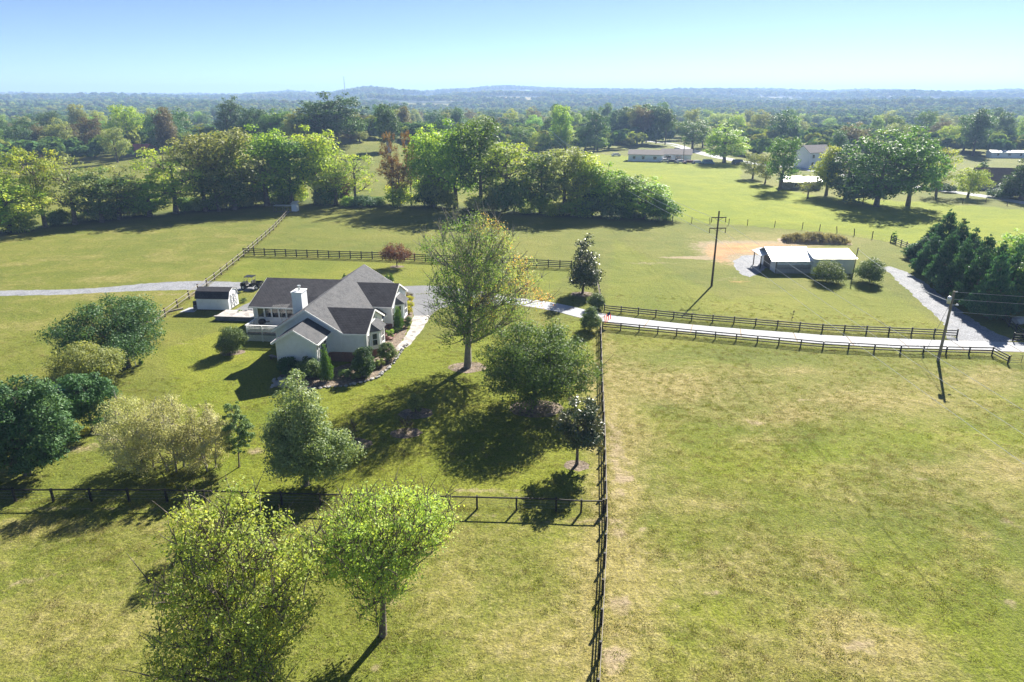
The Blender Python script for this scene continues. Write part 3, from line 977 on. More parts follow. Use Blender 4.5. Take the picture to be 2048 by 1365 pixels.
# two bays with their own little roofs
for v0, v1, uw, zb, zt in ((1.5, 4.9, 6.05, 0.9, 3.05), (12.2, 15.6, 6.0, 0.9, 3.0)):
    pr, dv = 0.85, 0.75
    plan = [(uw - 0.1, v0), (uw + pr, v0 + dv), (uw + pr, v1 - dv), (uw - 0.1, v1)]
    bay = house_part('bay', MB().prism([(u, v, zb) for u, v in plan], (0, 0, zt - zb)), M['siding'])
    build('base', MB().prism([(u - 0.03, v, 0) for u, v in plan], (0, 0, zb)), M['brick'], bay, uv=True)
    ev = [(uw - 0.05, v0 - 0.3, zt), (uw + pr + 0.25, v0 + dv - 0.2, zt), (uw + pr + 0.25, v1 - dv + 0.2, zt), (uw - 0.05, v1 + 0.3, zt)]
    tp = [(uw - 0.05, v0 + 0.55, zt + 0.85), (uw - 0.05, v1 - 0.55, zt + 0.85)]
    rb = MB().add(ev + tp, [(0, 1, 4), (1, 2, 5, 4), (2, 3, 5), (3, 0, 4, 5), (3, 2, 1, 0)])
    build('roof', rb, M['shingle'], bay, uv=True)
    a = math.atan2(-(pr + 0.1), dv)
    for (pa, pb, wd) in ((plan[0], plan[1], 0.55), (plan[1], plan[2], 1.1), (plan[2], plan[3], 0.55)):
        dx, dy = pb[0] - pa[0], pb[1] - pa[1]
        ang = math.atan2(-dx, dy)
        f = MB()
        cc = Vector(((pa[0] + pb[0]) / 2, (pa[1] + pb[1]) / 2, 2.05))
        e = Vector((-math.sin(ang), math.cos(ang), 0))
        n = Vector((math.cos(ang), math.sin(ang), 0))
        for s in (-1, 1):
            f.box(cc + e * s * (wd / 2 + 0.04) + n * 0.03, (0.07, 0.08, 1.5), ang)
            f.box(cc + Vector((0, 0, s * 0.72)) + n * 0.031, (0.07, wd, 0.08), ang)
        f.box(cc + n * 0.03, (0.05, wd, 0.06), ang)
        build('window', f, M['white'], bay)
        build('pane', MB().box(cc + n * 0.012, (0.02, wd, 1.38), ang), M['glass'], bay)
    vm = (v0 + v1) / 2
    house_part('gable_vent', MB().box((uw + 0.03, vm - 0.05, zt + 1.35), (0.06, 0.5, 0.4)), M['dark'])
window((6.05, 0.75, 2.1), 0.4, 1.6, 0, False)
window((6.0, 11.0, 2.1), 0.5, 1.6, 0)
# porch between the bays
house_part('porch_floor', MB().lohi((3.3, 6.36, 0), (5.5, 10.26, 0.95)), M['brick'], uv=True)
for v in (6.7, 8.4, 10.0):
    house_part('porch_column', MB().box((5.1, v, 1.72), (0.16, 0.16, 1.54)), M['white'])
d2 = house_part('front_door', MB().box((3.23, 8.4, 2.0), (0.08, 1.0, 2.1)), M['carred'])
build('handle', MB().box((3.3, 8.1, 1.95), (0.06, 0.05, 0.12)), M['galv'], d2)
stp = MB()
for i in range(4):
    stp.lohi((5.5 + i * 0.32, 7.4, 0), (5.82 + i * 0.32 + 0.002 * i, 9.4, 0.76 - i * 0.19))
house_part('steps', stp, M['brick'], uv=True)
hr = MB().tube([(5.5, 7.3, 1.8), (6.9, 7.3, 0.95)], 0.04).tube([(5.5, 7.3, 0.9), (5.5, 7.3, 1.8)], 0.035).tube([(6.9, 7.3, 0.0), (6.9, 7.3, 0.95)], 0.035)
house_part('handrail', hr, M['palewood'])

# chimney
ch = house_part('chimney', MB().lohi((-3.45, 3.4, 3.6), (-2.3, 5.0, 6.75)), M['siding'])
build('cap', MB().lohi((-3.53, 3.32, 6.75), (-2.22, 5.08, 6.85)), M['white'], ch)
build('flue', MB().tube([(-2.85, 4.3, 6.8), (-2.85, 4.3, 7.3)], 0.13, 10).tube([(-2.85, 4.3, 7.3), (-2.85, 4.3, 7.42)], 0.2, 10), M['galv'], ch)

# ------------------------------------------------------------------ deck with lattice skirt
DECK = thing('deck', 'white railed wooden deck with lattice skirt outside the sunroom', 'deck', HOUSE.location, R(-6))
fl = MB()
for i in range(22):
    y = 5.32 + i * 0.143
    fl.lohi((-10.4, y, 1.02), (-4.2, y + 0.135, 1.06))
build('floor_boards', fl, M['greywood'], DECK)
build('rim', MB().lohi((-10.45, 5.24, 0.82), (-4.16, 5.3, 1.07)).lohi((-10.46, 5.24, 0.82), (-10.4, 8.4, 1.07)), M['paver'], DECK)
for (u, v) in [(-10.38, 5.3), (-8.5, 5.3), (-6.6, 5.3), (-4.9, 5.3), (-10.38, 6.8), (-10.38, 8.3)]:
    build('post', MB().box((u, v, 1.0), (0.12, 0.12, 2.0)), M['white'], DECK)
for z in (1.25, 1.42, 1.59, 1.76):
    build('rail', MB().lohi((-10.4, 5.22, z), (-4.8, 5.26, z + 0.09)), M['white'], DECK)
    build('rail', MB().lohi((-10.47, 5.3, z), (-10.43, 8.3, z + 0.09)), M['white'], DECK)
build('top_rail', MB().lohi((-10.5, 5.16, 2.0), (-4.7, 5.36, 2.05)), M['white'], DECK)
build('top_rail', MB().lohi((-10.5, 5.36, 2.001), (-10.3, 8.35, 2.051)), M['white'], DECK)
lt = MB()
W0, W1, Z0, Z1 = -10.35, -4.3, 0.04, 0.82
k = -1.0
while W0 + k < W1:
    for sgn in (1, -1):
        x0, x1 = W0 + k, W0 + k + (Z1 - Z0)
        a, b = (Z0, Z1) if sgn > 0 else (Z1, Z0)
        p, q = Vector((x0, 5.29 + 0.015 * sgn, a)), Vector((x1, 5.29 + 0.015 * sgn, b))
        t0 = max(0, (W0 - x0) / (x1 - x0))
        t1 = min(1, (W1 - x0) / (x1 - x0))
        if t1 - t0 < 0.1:
            continue
        p, q = p.lerp(q, t0), p.lerp(q, t1)
        d = q - p
        lt.box((p + q) / 2, (d.length, 0.01, 0.045), 0, 0, -math.atan2(d.z, d.x))
    k += 0.14
build('lattice', lt, M['white'], DECK)
for u in (-8.5, -6.6):
    build('skirt_post', MB().lohi((u - 0.06, 5.2, 0), (u + 0.06, 5.25, 0.82)), M['white'], DECK)
GR = thing('barbecue_grill', 'black covered barbecue grill standing on the deck', 'grill', uvw(-9.3, 7.2, 1.06), 0.3)
build('lid', MB().lathe([(0.05, 0.55), (0.42, 0.62), (0.48, 0.8), (0.42, 1.0), (0.25, 1.12), (0.02, 1.15)], 14), M['dark'], GR, True)
build('leg', MB().tube([(-0.3, 0.2, 0), (-0.15, 0.1, 0.6)], 0.03), M['dark'], GR)
build('leg', MB().tube([(0.3, 0.2, 0), (0.15, 0.1, 0.6)], 0.03), M['dark'], GR)
build('leg', MB().tube([(0.0, -0.3, 0), (0.0, -0.15, 0.6)], 0.03), M['dark'], GR)
build('side_shelf', MB().box((0.65, 0, 0.75), (0.45, 0.4, 0.04)), M['greywood'], GR)
BN = thing('deck_bench', 'low white bench against the deck railing', 'bench', uvw(-7.4, 6.2, 1.06), R(-6))
build('seat', MB().box((0, 0, 0.42), (1.5, 0.4, 0.06)), M['white'], BN)
for x in (-0.6, 0.6):
    build('leg', MB().box((x, 0, 0.2), (0.08, 0.35, 0.4)), M['white'], BN)
AN = thing('roof_antenna', 'spiky metal television antenna on a mast above the deck', 'antenna', uvw(-5.25, 4.1, 0))
build('mast', MB().tube([(0, 0, 0), (0, 0, 5.0)], 0.03, 6), M['wiregrey'], AN)
el = MB().tube([(-0.9, 0, 4.9), (0.9, 0.2, 4.9)], 0.018, 4)
for i in range(9):
    x = -0.85 + i * 0.21
    l_ = 0.35 + 0.06 * i
    el.tube([(x, -l_, 4.9), (x, l_, 4.95)], 0.008, 4)
build('element', el, M['wiregrey'], AN)

# ------------------------------------------------------------------ patio, raised bed, shed, utility vehicle
PA = sheet('patio', [uvw(-18.2, 12.5), uvw(-11.0, 12.4), uvw(-11.0, 21.5), uvw(-14.0, 24.5), uvw(-16.8, 24.0), uvw(-18.0, 19.5)], M['asphalt'], 0.013, 'grey paved patio beside the garden shed')
RB = thing('raised_bed', 'long grey block retaining bed beside the shed', 'planter', uvw(-15.6, 12.6), R(-6))
for i in range(12):
    for j in range(3):
        build('block', MB().box((-2.65 + i * 0.47 + (0.12 if j % 2 else 0), 0, 0.09 + j * 0.18), (0.455, 0.25, 0.172)), M['paver'], RB)
build('cap', MB().box((-0.05, 0.0, 0.57), (5.8, 0.36, 0.06)), M['stone'], RB)
build('soil', MB().box((-0.05, 1.55, 0.26), (5.6, 2.83, 0.52)), M['flagstone'], RB)
SH = thing('garden_shed', 'small white garden shed with dark gambrel roof', 'shed', (-40.9, 91.1, 0), R(-3))
sw, sdp = 4.5, 3.0
prof = [(-sdp / 2, 0.15), (sdp / 2, 0.15), (sdp / 2, 1.75), (sdp / 2 - 0.42, 2.5), (0, 2.85), (-sdp / 2 + 0.42, 2.5), (-sdp / 2, 1.75)]
build('wall', MB().prism([(-sw / 2, y, z) for y, z in prof], (sw, 0, 0)), M['shedwall'], SH)
build('skid', MB().lohi((-sw / 2 + .1, -1.3, 0), (sw / 2 - .1, -1.1, 0.15)).lohi((-sw / 2 + .1, 1.1, 0), (sw / 2 - .1, 1.3, 0.15)), M['darkwood'], SH)
rp = [(-sdp / 2 - 0.12, 1.68), (-sdp / 2 + 0.38, 2.56), (0, 2.93), (sdp / 2 - 0.38, 2.56), (sdp / 2 + 0.12, 1.68)]
rb = MB()
for (a, b) in zip(rp[:-1], rp[1:]):
    d = Vector((0, b[0] - a[0], b[1] - a[1]))
    n = d.cross(Vector((1, 0, 0))).normalized()
    n = n if n.z > 0 else -n
    rb.prism([(-sw / 2 - 0.12, a[0], a[1]), (sw / 2 + 0.12, a[0], a[1]), (sw / 2 + 0.12, b[0], b[1]), (-sw / 2 - 0.12, b[0], b[1])], n * 0.06)
build('roof', rb, M['shingledark'], SH, uv=True)
for s in (-1, 1):
    d = build('door', MB().lohi((sw / 2, 0.02 if s > 0 else -0.85, 0.25), (sw / 2 + 0.05, 0.85 if s > 0 else -0.02, 2.15)), M['white'], SH)
    b = MB()
    y0, y1 = (0.06, 0.81) if s > 0 else (-0.81, -0.06)
    for a, e in (((y0, 0.3), (y1, 1.2)), ((y1, 0.3), (y0, 1.2)), ((y0, 1.2), (y1, 2.1)), ((y1, 1.2), (y0, 2.1)), ((y0, 1.2), (y1, 1.2)), ((y0, .3), (y0, 2.1)), ((y1, .3), (y1, 2.1))):
        dy, dz = e[0] - a[0], e[1] - a[1]
        b.box((sw / 2 + 0.06, (a[0] + e[0]) / 2, (a[1] + e[1]) / 2), (0.02, math.hypot(dy, dz), 0.07), 0, math.atan2(dz, dy))
    build('brace', b, M['paver'], d)
build('trim', MB().tube([(sw / 2 + 0.07, y, z) for y, z in prof[2:]], 0.05, 4), M['shedwall'], SH)
# junk at the shed's end
AC = thing('stacked_boxes', 'dark crates stacked against the end wall of the garden shed', 'crates', (-43.7, 90.4, 0), 0.2)
build('crate', MB().box((0, 0, 0.3), (0.6, 0.7, 0.6)), M['paver'], AC)
build('crate', MB().box((-0.05, 0.1, 0.85), (0.5, 0.55, 0.48)), M['dark'], AC)
sheet('shed_slab', [(-45.4, 88.9), (-43.4, 88.9), (-43.4, 91.2), (-45.0, 91.0)], M['concrete'], 0.007, 'pale concrete slab beside the shed')

UT = thing('utility_vehicle', 'black open utility vehicle with roof and cargo bed parked on gravel', 'vehicle', gp(504, 578), R(176))


def wheel(parent, c, r, w, rimmat):
    pts = [(c[0], c[1] - w / 2, c[2]), (c[0], c[1] + w / 2, c[2])]
    o = build('wheel', MB().tube(pts, r, 14), M['rubber'], parent, True)
    build('rim', MB().tube([(c[0], c[1] - w / 2 - 0.015, c[2]), (c[0], c[1] + w / 2 + 0.015, c[2])], r * 0.58, 10), rimmat, o)


for x in (-1.05, 1.05):
    for y in (-0.62, 0.62):
        wheel(UT, (x, y, 0.34), 0.34, 0.26, M['galv'])
build('body', MB().prism([(1.55, -0.55, 0.55), (1.5, -0.55, 0.95), (0.75, -0.55, 1.08), (0.65, -0.55, 0.6), (-0.35, -0.55, 0.55), (-0.4, -0.55, 0.4), (1.4, -0.55, 0.35)], (0, 1.1, 0)), M['blackmetal'], UT)
build('cargo_bed', MB().lohi((-1.6, -0.72, 0.72), (-0.45, 0.72, 0.8)).lohi((-1.6, -0.74, 0.8), (-0.45, -0.68, 1.08)).lohi((-1.6, 0.68, 0.8), (-0.45, 0.74, 1.08)).lohi((-1.64, -0.7, 0.8), (-1.58, 0.7, 1.08)), M['blackmetal'], UT)
build('roof', MB().box((0.1, 0, 1.95), (1.35, 1.35, 0.06)), M['blackmetal'], UT)
for y in (-0.62, 0.62):
    build('cage_bar', MB().tube([(0.95, y, 0.95), (0.68, y, 1.92)], 0.03, 6), M['galv'], UT)
    build('cage_bar', MB().tube([(-0.42, y, 0.6), (-0.5, y, 1.92)], 0.03, 6), M['galv'], UT)
build('seat', MB().box((-0.1, 0, 0.72), (0.55, 1.1, 0.2)).box((-0.35, 0, 1.05), (0.14, 1.1, 0.55)), M['rubber'], UT)
build('steering_wheel', MB().tube([(0.5 + 0.05 * math.sin(a), 0.3 + 0.18 * math.cos(a), 1.12 + 0.17 * math.sin(a)) for a in np.linspace(0, 6.28, 13)], 0.018, 4), M['dark'], UT)
build('headlight', MB().box((1.53, -0.4, 0.85), (0.06, 0.2, 0.1)), M['lampglass'], UT)
build('headlight', MB().box((1.53, 0.4, 0.85), (0.06, 0.2, 0.1)), M['lampglass'], UT)

# patio table and chairs, pots
PT = thing('patio_table', 'round dark wire patio table on the paved patio', 'table', uvw(-14.3, 16.3, 0.013))
build('top', MB().tube([(0, 0, 0.7), (0, 0, 0.73)], 0.6, 18), M['blackmetal'], PT)
build('pedestal', MB().tube([(0, 0, 0), (0, 0, 0.7)], 0.05, 8), M['blackmetal'], PT)
for i, a in enumerate((0.4, 1.9, 3.5, 5.0)):
    C = thing('patio_chair', 'dark wire patio chair drawn up to the round patio table', 'chair', uvw(-14.3 + 1.0 * math.cos(a), 16.3 + 1.0 * math.sin(a), 0.013), a + math.pi, 'chairs round the patio table')
    build('seat', MB().box((0, 0, 0.43), (0.45, 0.45, 0.03)), M['blackmetal'], C)
    build('backrest', MB().box((-0.22, 0, 0.7), (0.03, 0.45, 0.5)), M['blackmetal'], C)
    for sx in (-1, 1):
        for sy in (-1, 1):
            build('leg', MB().tube([(0.2 * sx, 0.2 * sy, 0), (0.2 * sx, 0.2 * sy, 0.43)], 0.015, 4), M['blackmetal'], C)
PB = thing('plank_bench', 'low weathered plank bench beside the front gable wall', 'bench', at(553, 714, 0.45) - Vector((0, 0, 0.45)), R(-32))
build('seat', MB().box((0, 0, 0.42), (2.2, 0.45, 0.06)), M['greywood'], PB)
for x in (-0.9, 0.9):
    build('leg', MB().box((x, 0, 0.2), (0.08, 0.4, 0.4)), M['greywood'], PB)

# ------------------------------------------------------------------ barn: two joined sections
BA = thing('barn', 'long low metal barn with bright steel roof and plank front', 'barn', (0, 0, 0))
BX0, BX1, BX2 = 43.7, 49.5, 56.4


def barn_section(x0, x1, y0, ym, y1, ze, zm, ov0, ov1, wallm, roofm, name, ribs):
    build(name + 'wall', MB().prism([(x0, y0, 0), (x0, y1, 0), (x0, y1, ze), (x0, ym, zm - 0.06), (x0, y0, ze)], (x1 - x0, 0, 0)), wallm, BA)
    rb = MB()
    for ya, yb, za, zb in ((y0 - 0.35, ym, ze - 0.1, zm), (ym, y1 + 0.3, zm, ze - 0.1)):
        d = Vector((0, yb - ya, zb - za))
        n = Vector((1, 0, 0)).cross(d).normalized()
        rb.prism([(x0 - ov0, ya, za), (x1 + ov1, ya, za), (x1 + ov1, yb, zb), (x0 - ov0, yb, zb)], n * 0.05)
    o = build(name + 'roof', rb, roofm, BA)
    rr_ = MB()
    k = x0 - ov0 + 0.15
    while k < x1 + ov1:
        for ya, yb, za, zb in ((y0 - 0.35, ym, ze - 0.1, zm),):
            rr_.tube([(k, ya, za + 0.06), (k, yb, zb + 0.06)], 0.03, 4)
        k += ribs
    build('rib', rr_, roofm, o)


barn_section(BX0, BX1, 110.4, 114.2, 117.8, 2.15, 3.6, 0.9, 0.3, M['ribwally'], M['steelroof'], '', 0.9)
barn_section(BX1 + 0.02, BX2, 110.1, 113.5, 117.2, 2.65, 3.45, -0.1, 0.25, M['ribwall'], M['creamroof'], 'rear_', 0.3)
pl = MB().box((0, 0, 0.75), (0.2, 0.03, 1.5)).mesh('plank', M['paleplank'])
for i in range(26):
    x = BX0 + 0.22 + i * 0.222
    link('plank', pl, BA, (x, 110.36 - 0.012 * (i % 2), rnd.uniform(-0.04, 0)), 0, (1, 1, rnd.uniform(0.93, 1.02)))
build('doorway', MB().lohi((BX0 - 0.02, 113.0, 0), (BX0 + 0.05, 116.2, 2.0)), M['dark'], BA)
for y in (113.2, 116.6):
    build('leanto_post', MB().box((BX0 - 1.6, y, 1.15), (0.14, 0.14, 2.3)), M['darkwood'], BA)
build('leanto_roof', MB().prism([(BX0 - 1.9, 112.6, 2.35), (BX0 - 0.2, 112.6, 2.85), (BX0 - 0.2, 117.4, 2.85), (BX0 - 1.9, 117.4, 2.35)], (0, 0, 0.06)), M['galv'], BA)
# corner boards and door on the rear section
build('corner_board', MB().box((BX0, 110.38, 1.05), (0.2, 0.09, 2.1)), M['greywood'], BA)
MP = thing('meter_pole', 'slim service pole with insulator at the end of the barn', 'pole', gp(1704, 557), 0)
build('shaft', MB().tube([(0, 0, 0), (0.15, 0, 5.0)], [0.09, 0.07], 8), M['palewood'], MP)
build('insulator', MB().tube([(0.2, 0, 4.7), (0.32, 0, 4.7)], 0.06, 6), M['white'], MP)

# ------------------------------------------------------------------ fences
post_me = {}


def fence(name, label, pts, spacing, ph, rails, postm, railm, pw=0.13, rw=0.035, rh=0.13, cat='fence', wire=None, cap=None, lean=0.0, group=None, side=-1):
    root = thing(name, label, cat, (pts[0].x, pts[0].y, pts[0].z), 0, group)
    o0 = Vector((pts[0].x, pts[0].y, pts[0].z))
    key = (pw, ph, postm.name)
    if key not in post_me:
        post_me[key] = MB().box((0, 0, ph / 2), (pw, pw, ph)).mesh('post', postm)
    rkey = ('r', rw, rh, railm.name if railm else '')
    if railm and rkey not in post_me:
        post_me[rkey] = MB().box((0.5, 0, 0), (1, rw, rh)).mesh('rail', railm)
    # positions
    pos = []
    for a, b in zip(pts[:-1], pts[1:]):
        a, b = Vector((a.x, a.y, 0)), Vector((b.x, b.y, 0))
        n = max(1, round((b - a).length / spacing))
        for i in range(n):
            pos.append(a.lerp(b, i / n))
    pos.append(Vector((pts[-1].x, pts[-1].y, 0)))
    pos = [Vector((p.x, p.y, hzf(p.x, p.y))) for p in pos]
    for i, p in enumerate(pos):
        t = pos[min(i + 1, len(pos) - 1)] - pos[max(i - 1, 0)]
        o = link('post', post_me[key], root, p - o0, math.atan2(t.y, t.x), (1, 1, rnd.uniform(0.97, 1.04)))
        if lean:
            o.rotation_euler = (rnd.gauss(0, lean), rnd.gauss(0, lean), math.atan2(t.y, t.x))
        if cap:
            c = build('cap', MB().box((0, 0, ph + 0.03), (pw * 1.25, pw * 1.25, 0.05)), cap, o) if i == 0 else link('cap', kids_cap[0], o)
            if i == 0:
                kids_cap = [c.data]
    for a, b in zip(pos[:-1], pos[1:]):
        d = b - a
        n = Vector((-d.y, d.x, 0)).normalized()
        for z in rails:
            o = link('rail', post_me[rkey], root, a - o0 + n * side * (pw / 2 + rw / 2 + 0.002) + Vector((0, 0, z + rnd.uniform(-0.012, 0.012))), math.atan2(d.y, d.x), (d.length, 1, 1))
            o.rotation_euler = (0, -math.atan2(d.z, math.hypot(d.x, d.y)) + rnd.gauss(0, 0.004), math.atan2(d.y, d.x))
    if wire:
        zs, r = wire
        w = MB()
        for a, b in zip(pos[:-1], pos[1:]):
            for z in zs:
                w.tube([a - o0 + Vector((0, 0, z)), b - o0 + Vector((0, 0, z))], r, 3, False)
        build('wire', w, M['wiregrey'], root)
    return root, pos


BR = [0.30, 0.60, 0.90]
fence('board_fence', 'dark three board fence along the barn side of the concrete driveway', FA, 2.45, 1.0, BR, M['dark'], M['dark'], cap=M['palewood'], lean=.012)
fence('board_fence', 'dark three board fence between the driveway and the front pasture', FB, 2.45, 1.0, BR, M['dark'], M['dark'], side=1, lean=.012)
fence('board_fence', 'weathered board fence running from the driveway gate down past the magnolia', [Vector((p.x, p.y, 0)) for p in FCS], 2.45, 1.08, [0.3, 0.6, 0.92], M['dark'], M['greywood'], side=1, lean=.015)
fence('board_fence', 'short dark board fence behind the shrubs at the driveway gate', [Vector((p.x, p.y, 0)) for p in FCN], 2.45, 1.08, [0.3, 0.62, 0.94], M['dark'], M['greywood'])
fence('wire_fence', 'single rail wire fence across the lawn below the pale trees', FD, 2.8, 1.12, [1.05], M['dark'], M['dark'], pw=0.13, rh=0.10, rw=0.05, wire=([0.25, 0.5, 0.75], 0.006))
fence('board_fence', 'dark four board fence behind the house roofs', FE, 2.0, 1.4, [0.3, 0.62, 0.94, 1.26], M['dark'], M['dark'], pw=0.15, rh=0.14)
fence('pasture_fence', 'weathered two rail fence slanting up the pasture past the shed', FF0[:-1] + FF, 3.6, 1.25, [0.55, 1.12], M['darkwood'], M['greywood'], pw=0.16, rh=0.09, lean=0.02)
fence('wire_fence', 'sagging wire fence of thin posts beyond the weedy mound', FG, 4.6, 1.5, [], M['darkwood'], None, pw=0.13, lean=0.07, wire=([0.15, 0.4, 0.65, 0.9, 1.15], 0.012))
fence('board_fence', 'short dark board fence leading into the tall cypresses', [gp(1781, 484), gp(1812, 498), gp(1835, 508)], 2.4, 1.3, [0.35, 0.7, 1.05], M['dark'], M['dark'])
fence('board_fence', 'dark board fence beyond the gravel drive under the cypresses', [gp(1978, 608), gp(1990, 626), gp(2005, 641), gp(2017, 656), gp(2030, 667), gp(2075, 700)], 2.3, 1.15, [0.35, 0.68, 1.0], M['dark'], M['dark'])
fence('board_fence', 'dark board fence stub beside the mouth of the gravel drive', [gp(2025, 684), gp(2060, 686), gp(2110, 688)], 2.3, 1.15, [0.3, 0.6, 0.95], M['dark'], M['dark'])
fence('wire_fence', 'thin post fence beside the far lane', [gp(1870, 400), gp(1925, 408), gp(1971, 405), gp(2060, 420), gp(2180, 440)], 6.0, 1.3, [], M['darkwood'], None, lean=0.05, wire=([0.4, 0.8, 1.15], 0.01))
fence('paddock_fence', 'dark board fence along the country road behind the white farmhouse', [gp(1330, 281), gp(1400, 296), gp(1440, 306), gp(1500, 318)], 5.0, 1.4, [0.5, 1.0], M['dark'], M['dark'])
# tubular gate at the driveway mouth
g0 = gp(2016, 730)
GT = thing('field_gate', 'thin tubular metal gate at the end of the driveway fence', 'gate', g0, R(-4))
gt = MB()
for z in (0.2, 0.42, 0.64, 0.86, 1.08):
    gt.tube([(0.1, 0, z), (3.6, 0, z)], 0.022, 5)
build('bars', gt, M['wiregrey'], GT)
for x in (0.1, 1.3, 2.5, 3.6):
    build('upright', MB().tube([(x, 0, 0.12), (x, 0, 1.1)], 0.025, 5), M['blackmetal'], GT)

# flag on a short staff at the gate post
fp = at(1205, 640, 1.0)
FLG = thing('flag', 'small striped flag hanging from a gate post staff', 'flag', (fp.x, fp.y, 1.0), 0)
build('staff', MB().tube([(0, 0, 0), (0.25, 0.05, 0.55), (1.0, 0.13, 1.16)], 0.018, 5), M['palewood'], FLG)
A0, B0 = Vector((0.22, 0.04, 0.52)), Vector((0.95, 0.12, 1.12))
for i in range(7):
    t0, t1 = i / 7, (i + 1) / 7
    vs = []
    for t in (t0, t1):
        for s in range(5):
            p = A0.lerp(B0, t) + Vector((0.10 + 0.05 * t, -0.03 * math.sin(s * 1.5), -1)) * (s * 0.26)
            vs.append(p)
    build('stripe', MB().add(vs, [(s, s + 1, 5 + s + 1, 5 + s) for s in range(4)]), M['flagred'] if i % 2 == 0 else M['flagwhite'], FLG)
cn = [A0.lerp(B0, t) + Vector((0.11, -0.02, -1)) * s + Vector((0, -0.012, 0)) for t in (0.45, 1.0) for s in (0.0, 0.42)]
build('canton', MB().add(cn, [(0, 1, 3, 2)]), M['flagblue'], FLG)

# ------------------------------------------------------------------ power poles and lines
def power_pole(p, h, label, arms=True, mat='darkwood'):
    t = thing('power_pole', label, 'pole', p, R(4))
    build('shaft', MB().tube([(0, 0, 0), (0, 0, h)], [0.17, 0.11], 10), M[mat], t)
    if arms:
        for z, w in ((h - 0.95, 1.15), (h - 2.55, 1.3)):
            a = build('crossarm', MB().box((0, -0.14, z), (w * 2, 0.1, 0.14)), M[mat], t)
            for x in (-w + 0.08, w - 0.08):
                build('insulator', MB().lathe([(0.04, -0.75), (0.07, -0.6), (0.045, -0.5), (0.07, -0.35), (0.045, -0.2), (0.05, -0.07)], 8, (x, -0.14, z)), M[mat], a)
            build('brace', MB().tube([(-w * 0.6, -0.14, z), (0, -0.1, z - 0.5)], 0.025, 4).tube([(w * 0.6, -0.14, z), (0, -0.1, z - 0.5)], 0.025, 4), M[mat], a)
    return t


P1 = gp(1423, 573)
power_pole(P1, 11.6, 'tall dark utility pole with two crossarms above the driveway lawn')
P2 = gp(1876, 722)
t = thing('power_pole', 'pale utility pole with lamp and transformer beside the driveway fence', 'pole', P2, 0)
H2 = 8.05
build('shaft', MB().tube([(0, 0, 0), (0.05, 0, H2)], [0.17, 0.12], 10), M['palewood'], t)
build('transformer', MB().lathe([(0.05, -0.45), (0.2, -0.42), (0.22, 0.3), (0.1, 0.38)], 12, (-0.32, -0.05, H2 - 0.95)), M['galv'], t, True)
build('lamp_arm', MB().tube([(0.1, -0.1, H2 - 1.55), (0.45, -0.2, H2 - 1.45)], 0.025, 6), M['galv'], t)
build('lamp_head', MB().lathe([(0.03, -0.12), (0.17, -0.08), (0.13, 0.03), (0.05, 0.08)], 10, (0.52, -0.22, H2 - 1.45)), M['lampglass'], t)
build('insulator', MB().tube([(0.1, 0, H2 - 0.1), (0.4, 0, H2 - 0.05)], 0.06, 6), M['white'], t)
P4 = gp(1091, 303)
power_pole(P4, 15.0, 'distant utility pole with crossarms rising from the woodland edge')


def wire(name, label, a, b, sag, r=0.015, group='power lines between the poles', cat='cable', mat='wire'):
    a, b = Vector(a), Vector(b)
    n = 22
    pts = [a.lerp(b, i / n) - Vector((0, 0, sag * 4 * (i / n) * (1 - i / n))) for i in range(n + 1)]
    o = build(name, MB().tube(pts, r, 4), M[mat])
    return tag(o, label, cat, group)


arms = [(-1.22, 8.3), (1.22, 8.3), (1.07, 9.9)]
ends = [(27.6, -40), (30.2, -40), (32.3, -40)]
for (dx, z), (ex, ey), nm in zip(arms, ends, ('left lower arm', 'right lower arm', 'upper arm')):
    wire('power_line', f'bright cable from the {nm} of the tall pole out over the front pasture', (P1.x + dx, P1.y - 0.2, z), (ex, ey, 10.6), 0.9)
    wire('power_line', f'thin cable from the {nm} of the tall pole over the hedgerow', (P1.x + dx, P1.y - 0.05, z), (P4.x + dx, P4.y, P4.z + 11.5), 3.0, 0.024)
for (z, ex, ey, ez, s, nm) in ((H2 - 0.1, 95, 66.0, 7.6, 0.5, 'top'), (H2 - 0.9, 95, 67.5, 6.7, 0.6, 'middle'), (H2 - 2.3, 95, 69.5, 4.9, 0.7, 'lower')):
    wire('service_line', f'{nm} cable leaving the pale utility pole past the cypresses', (P2.x + 0.15, P2.y, z), (ex, ey, ez), s, 0.013)
mp = gp(1704, 557)
wire('service_line', 'cable from the barn service pole to the pale utility pole', (mp.x + 0.25, mp.y, 4.7), (P2.x, P2.y, H2 - 1.2), 0.7, 0.02)
wire('guy_wire', 'guy cable slanting to the ground beside the pale utility pole', (P2.x, P2.y, H2 - 1.0), (P2.x - 1.6, P2.y + 0.4, 0.0), 0.0, 0.02, None, 'cable', 'wiregrey')
#PART3
# ------------------------------------------------------------------ trees: wood and leaves
def rvec(g, n):
    v = g.normal(size=(n, 3))
    return v / np.linalg.norm(v, axis=1, keepdims=True)


def unit(v):
    return v / np.maximum(np.linalg.norm(v, axis=-1, keepdims=True), 1e-9)


def leafmesh(name, pos, nrm, tan, ln, wd, tint, mat):
    """one four-cornered leaf (or spray) per position"""
    b = unit(np.cross(nrm, tan))
    t = unit(np.cross(b, nrm))
    ln, wd = ln[:, None], wd[:, None]
    q = np.stack([pos - t * ln * .5, pos + b * wd * .5 + nrm * ln * .06, pos + t * ln * .5, pos - b * wd * .5 + nrm * ln * .06], 1)
    n = len(pos)
    return fastmesh(name, q.reshape(-1, 3), np.arange(n * 4).reshape(n, 4), mat, 4, {'tint': ('FLOAT', 'FACE', np.clip(tint, 0, 1))})


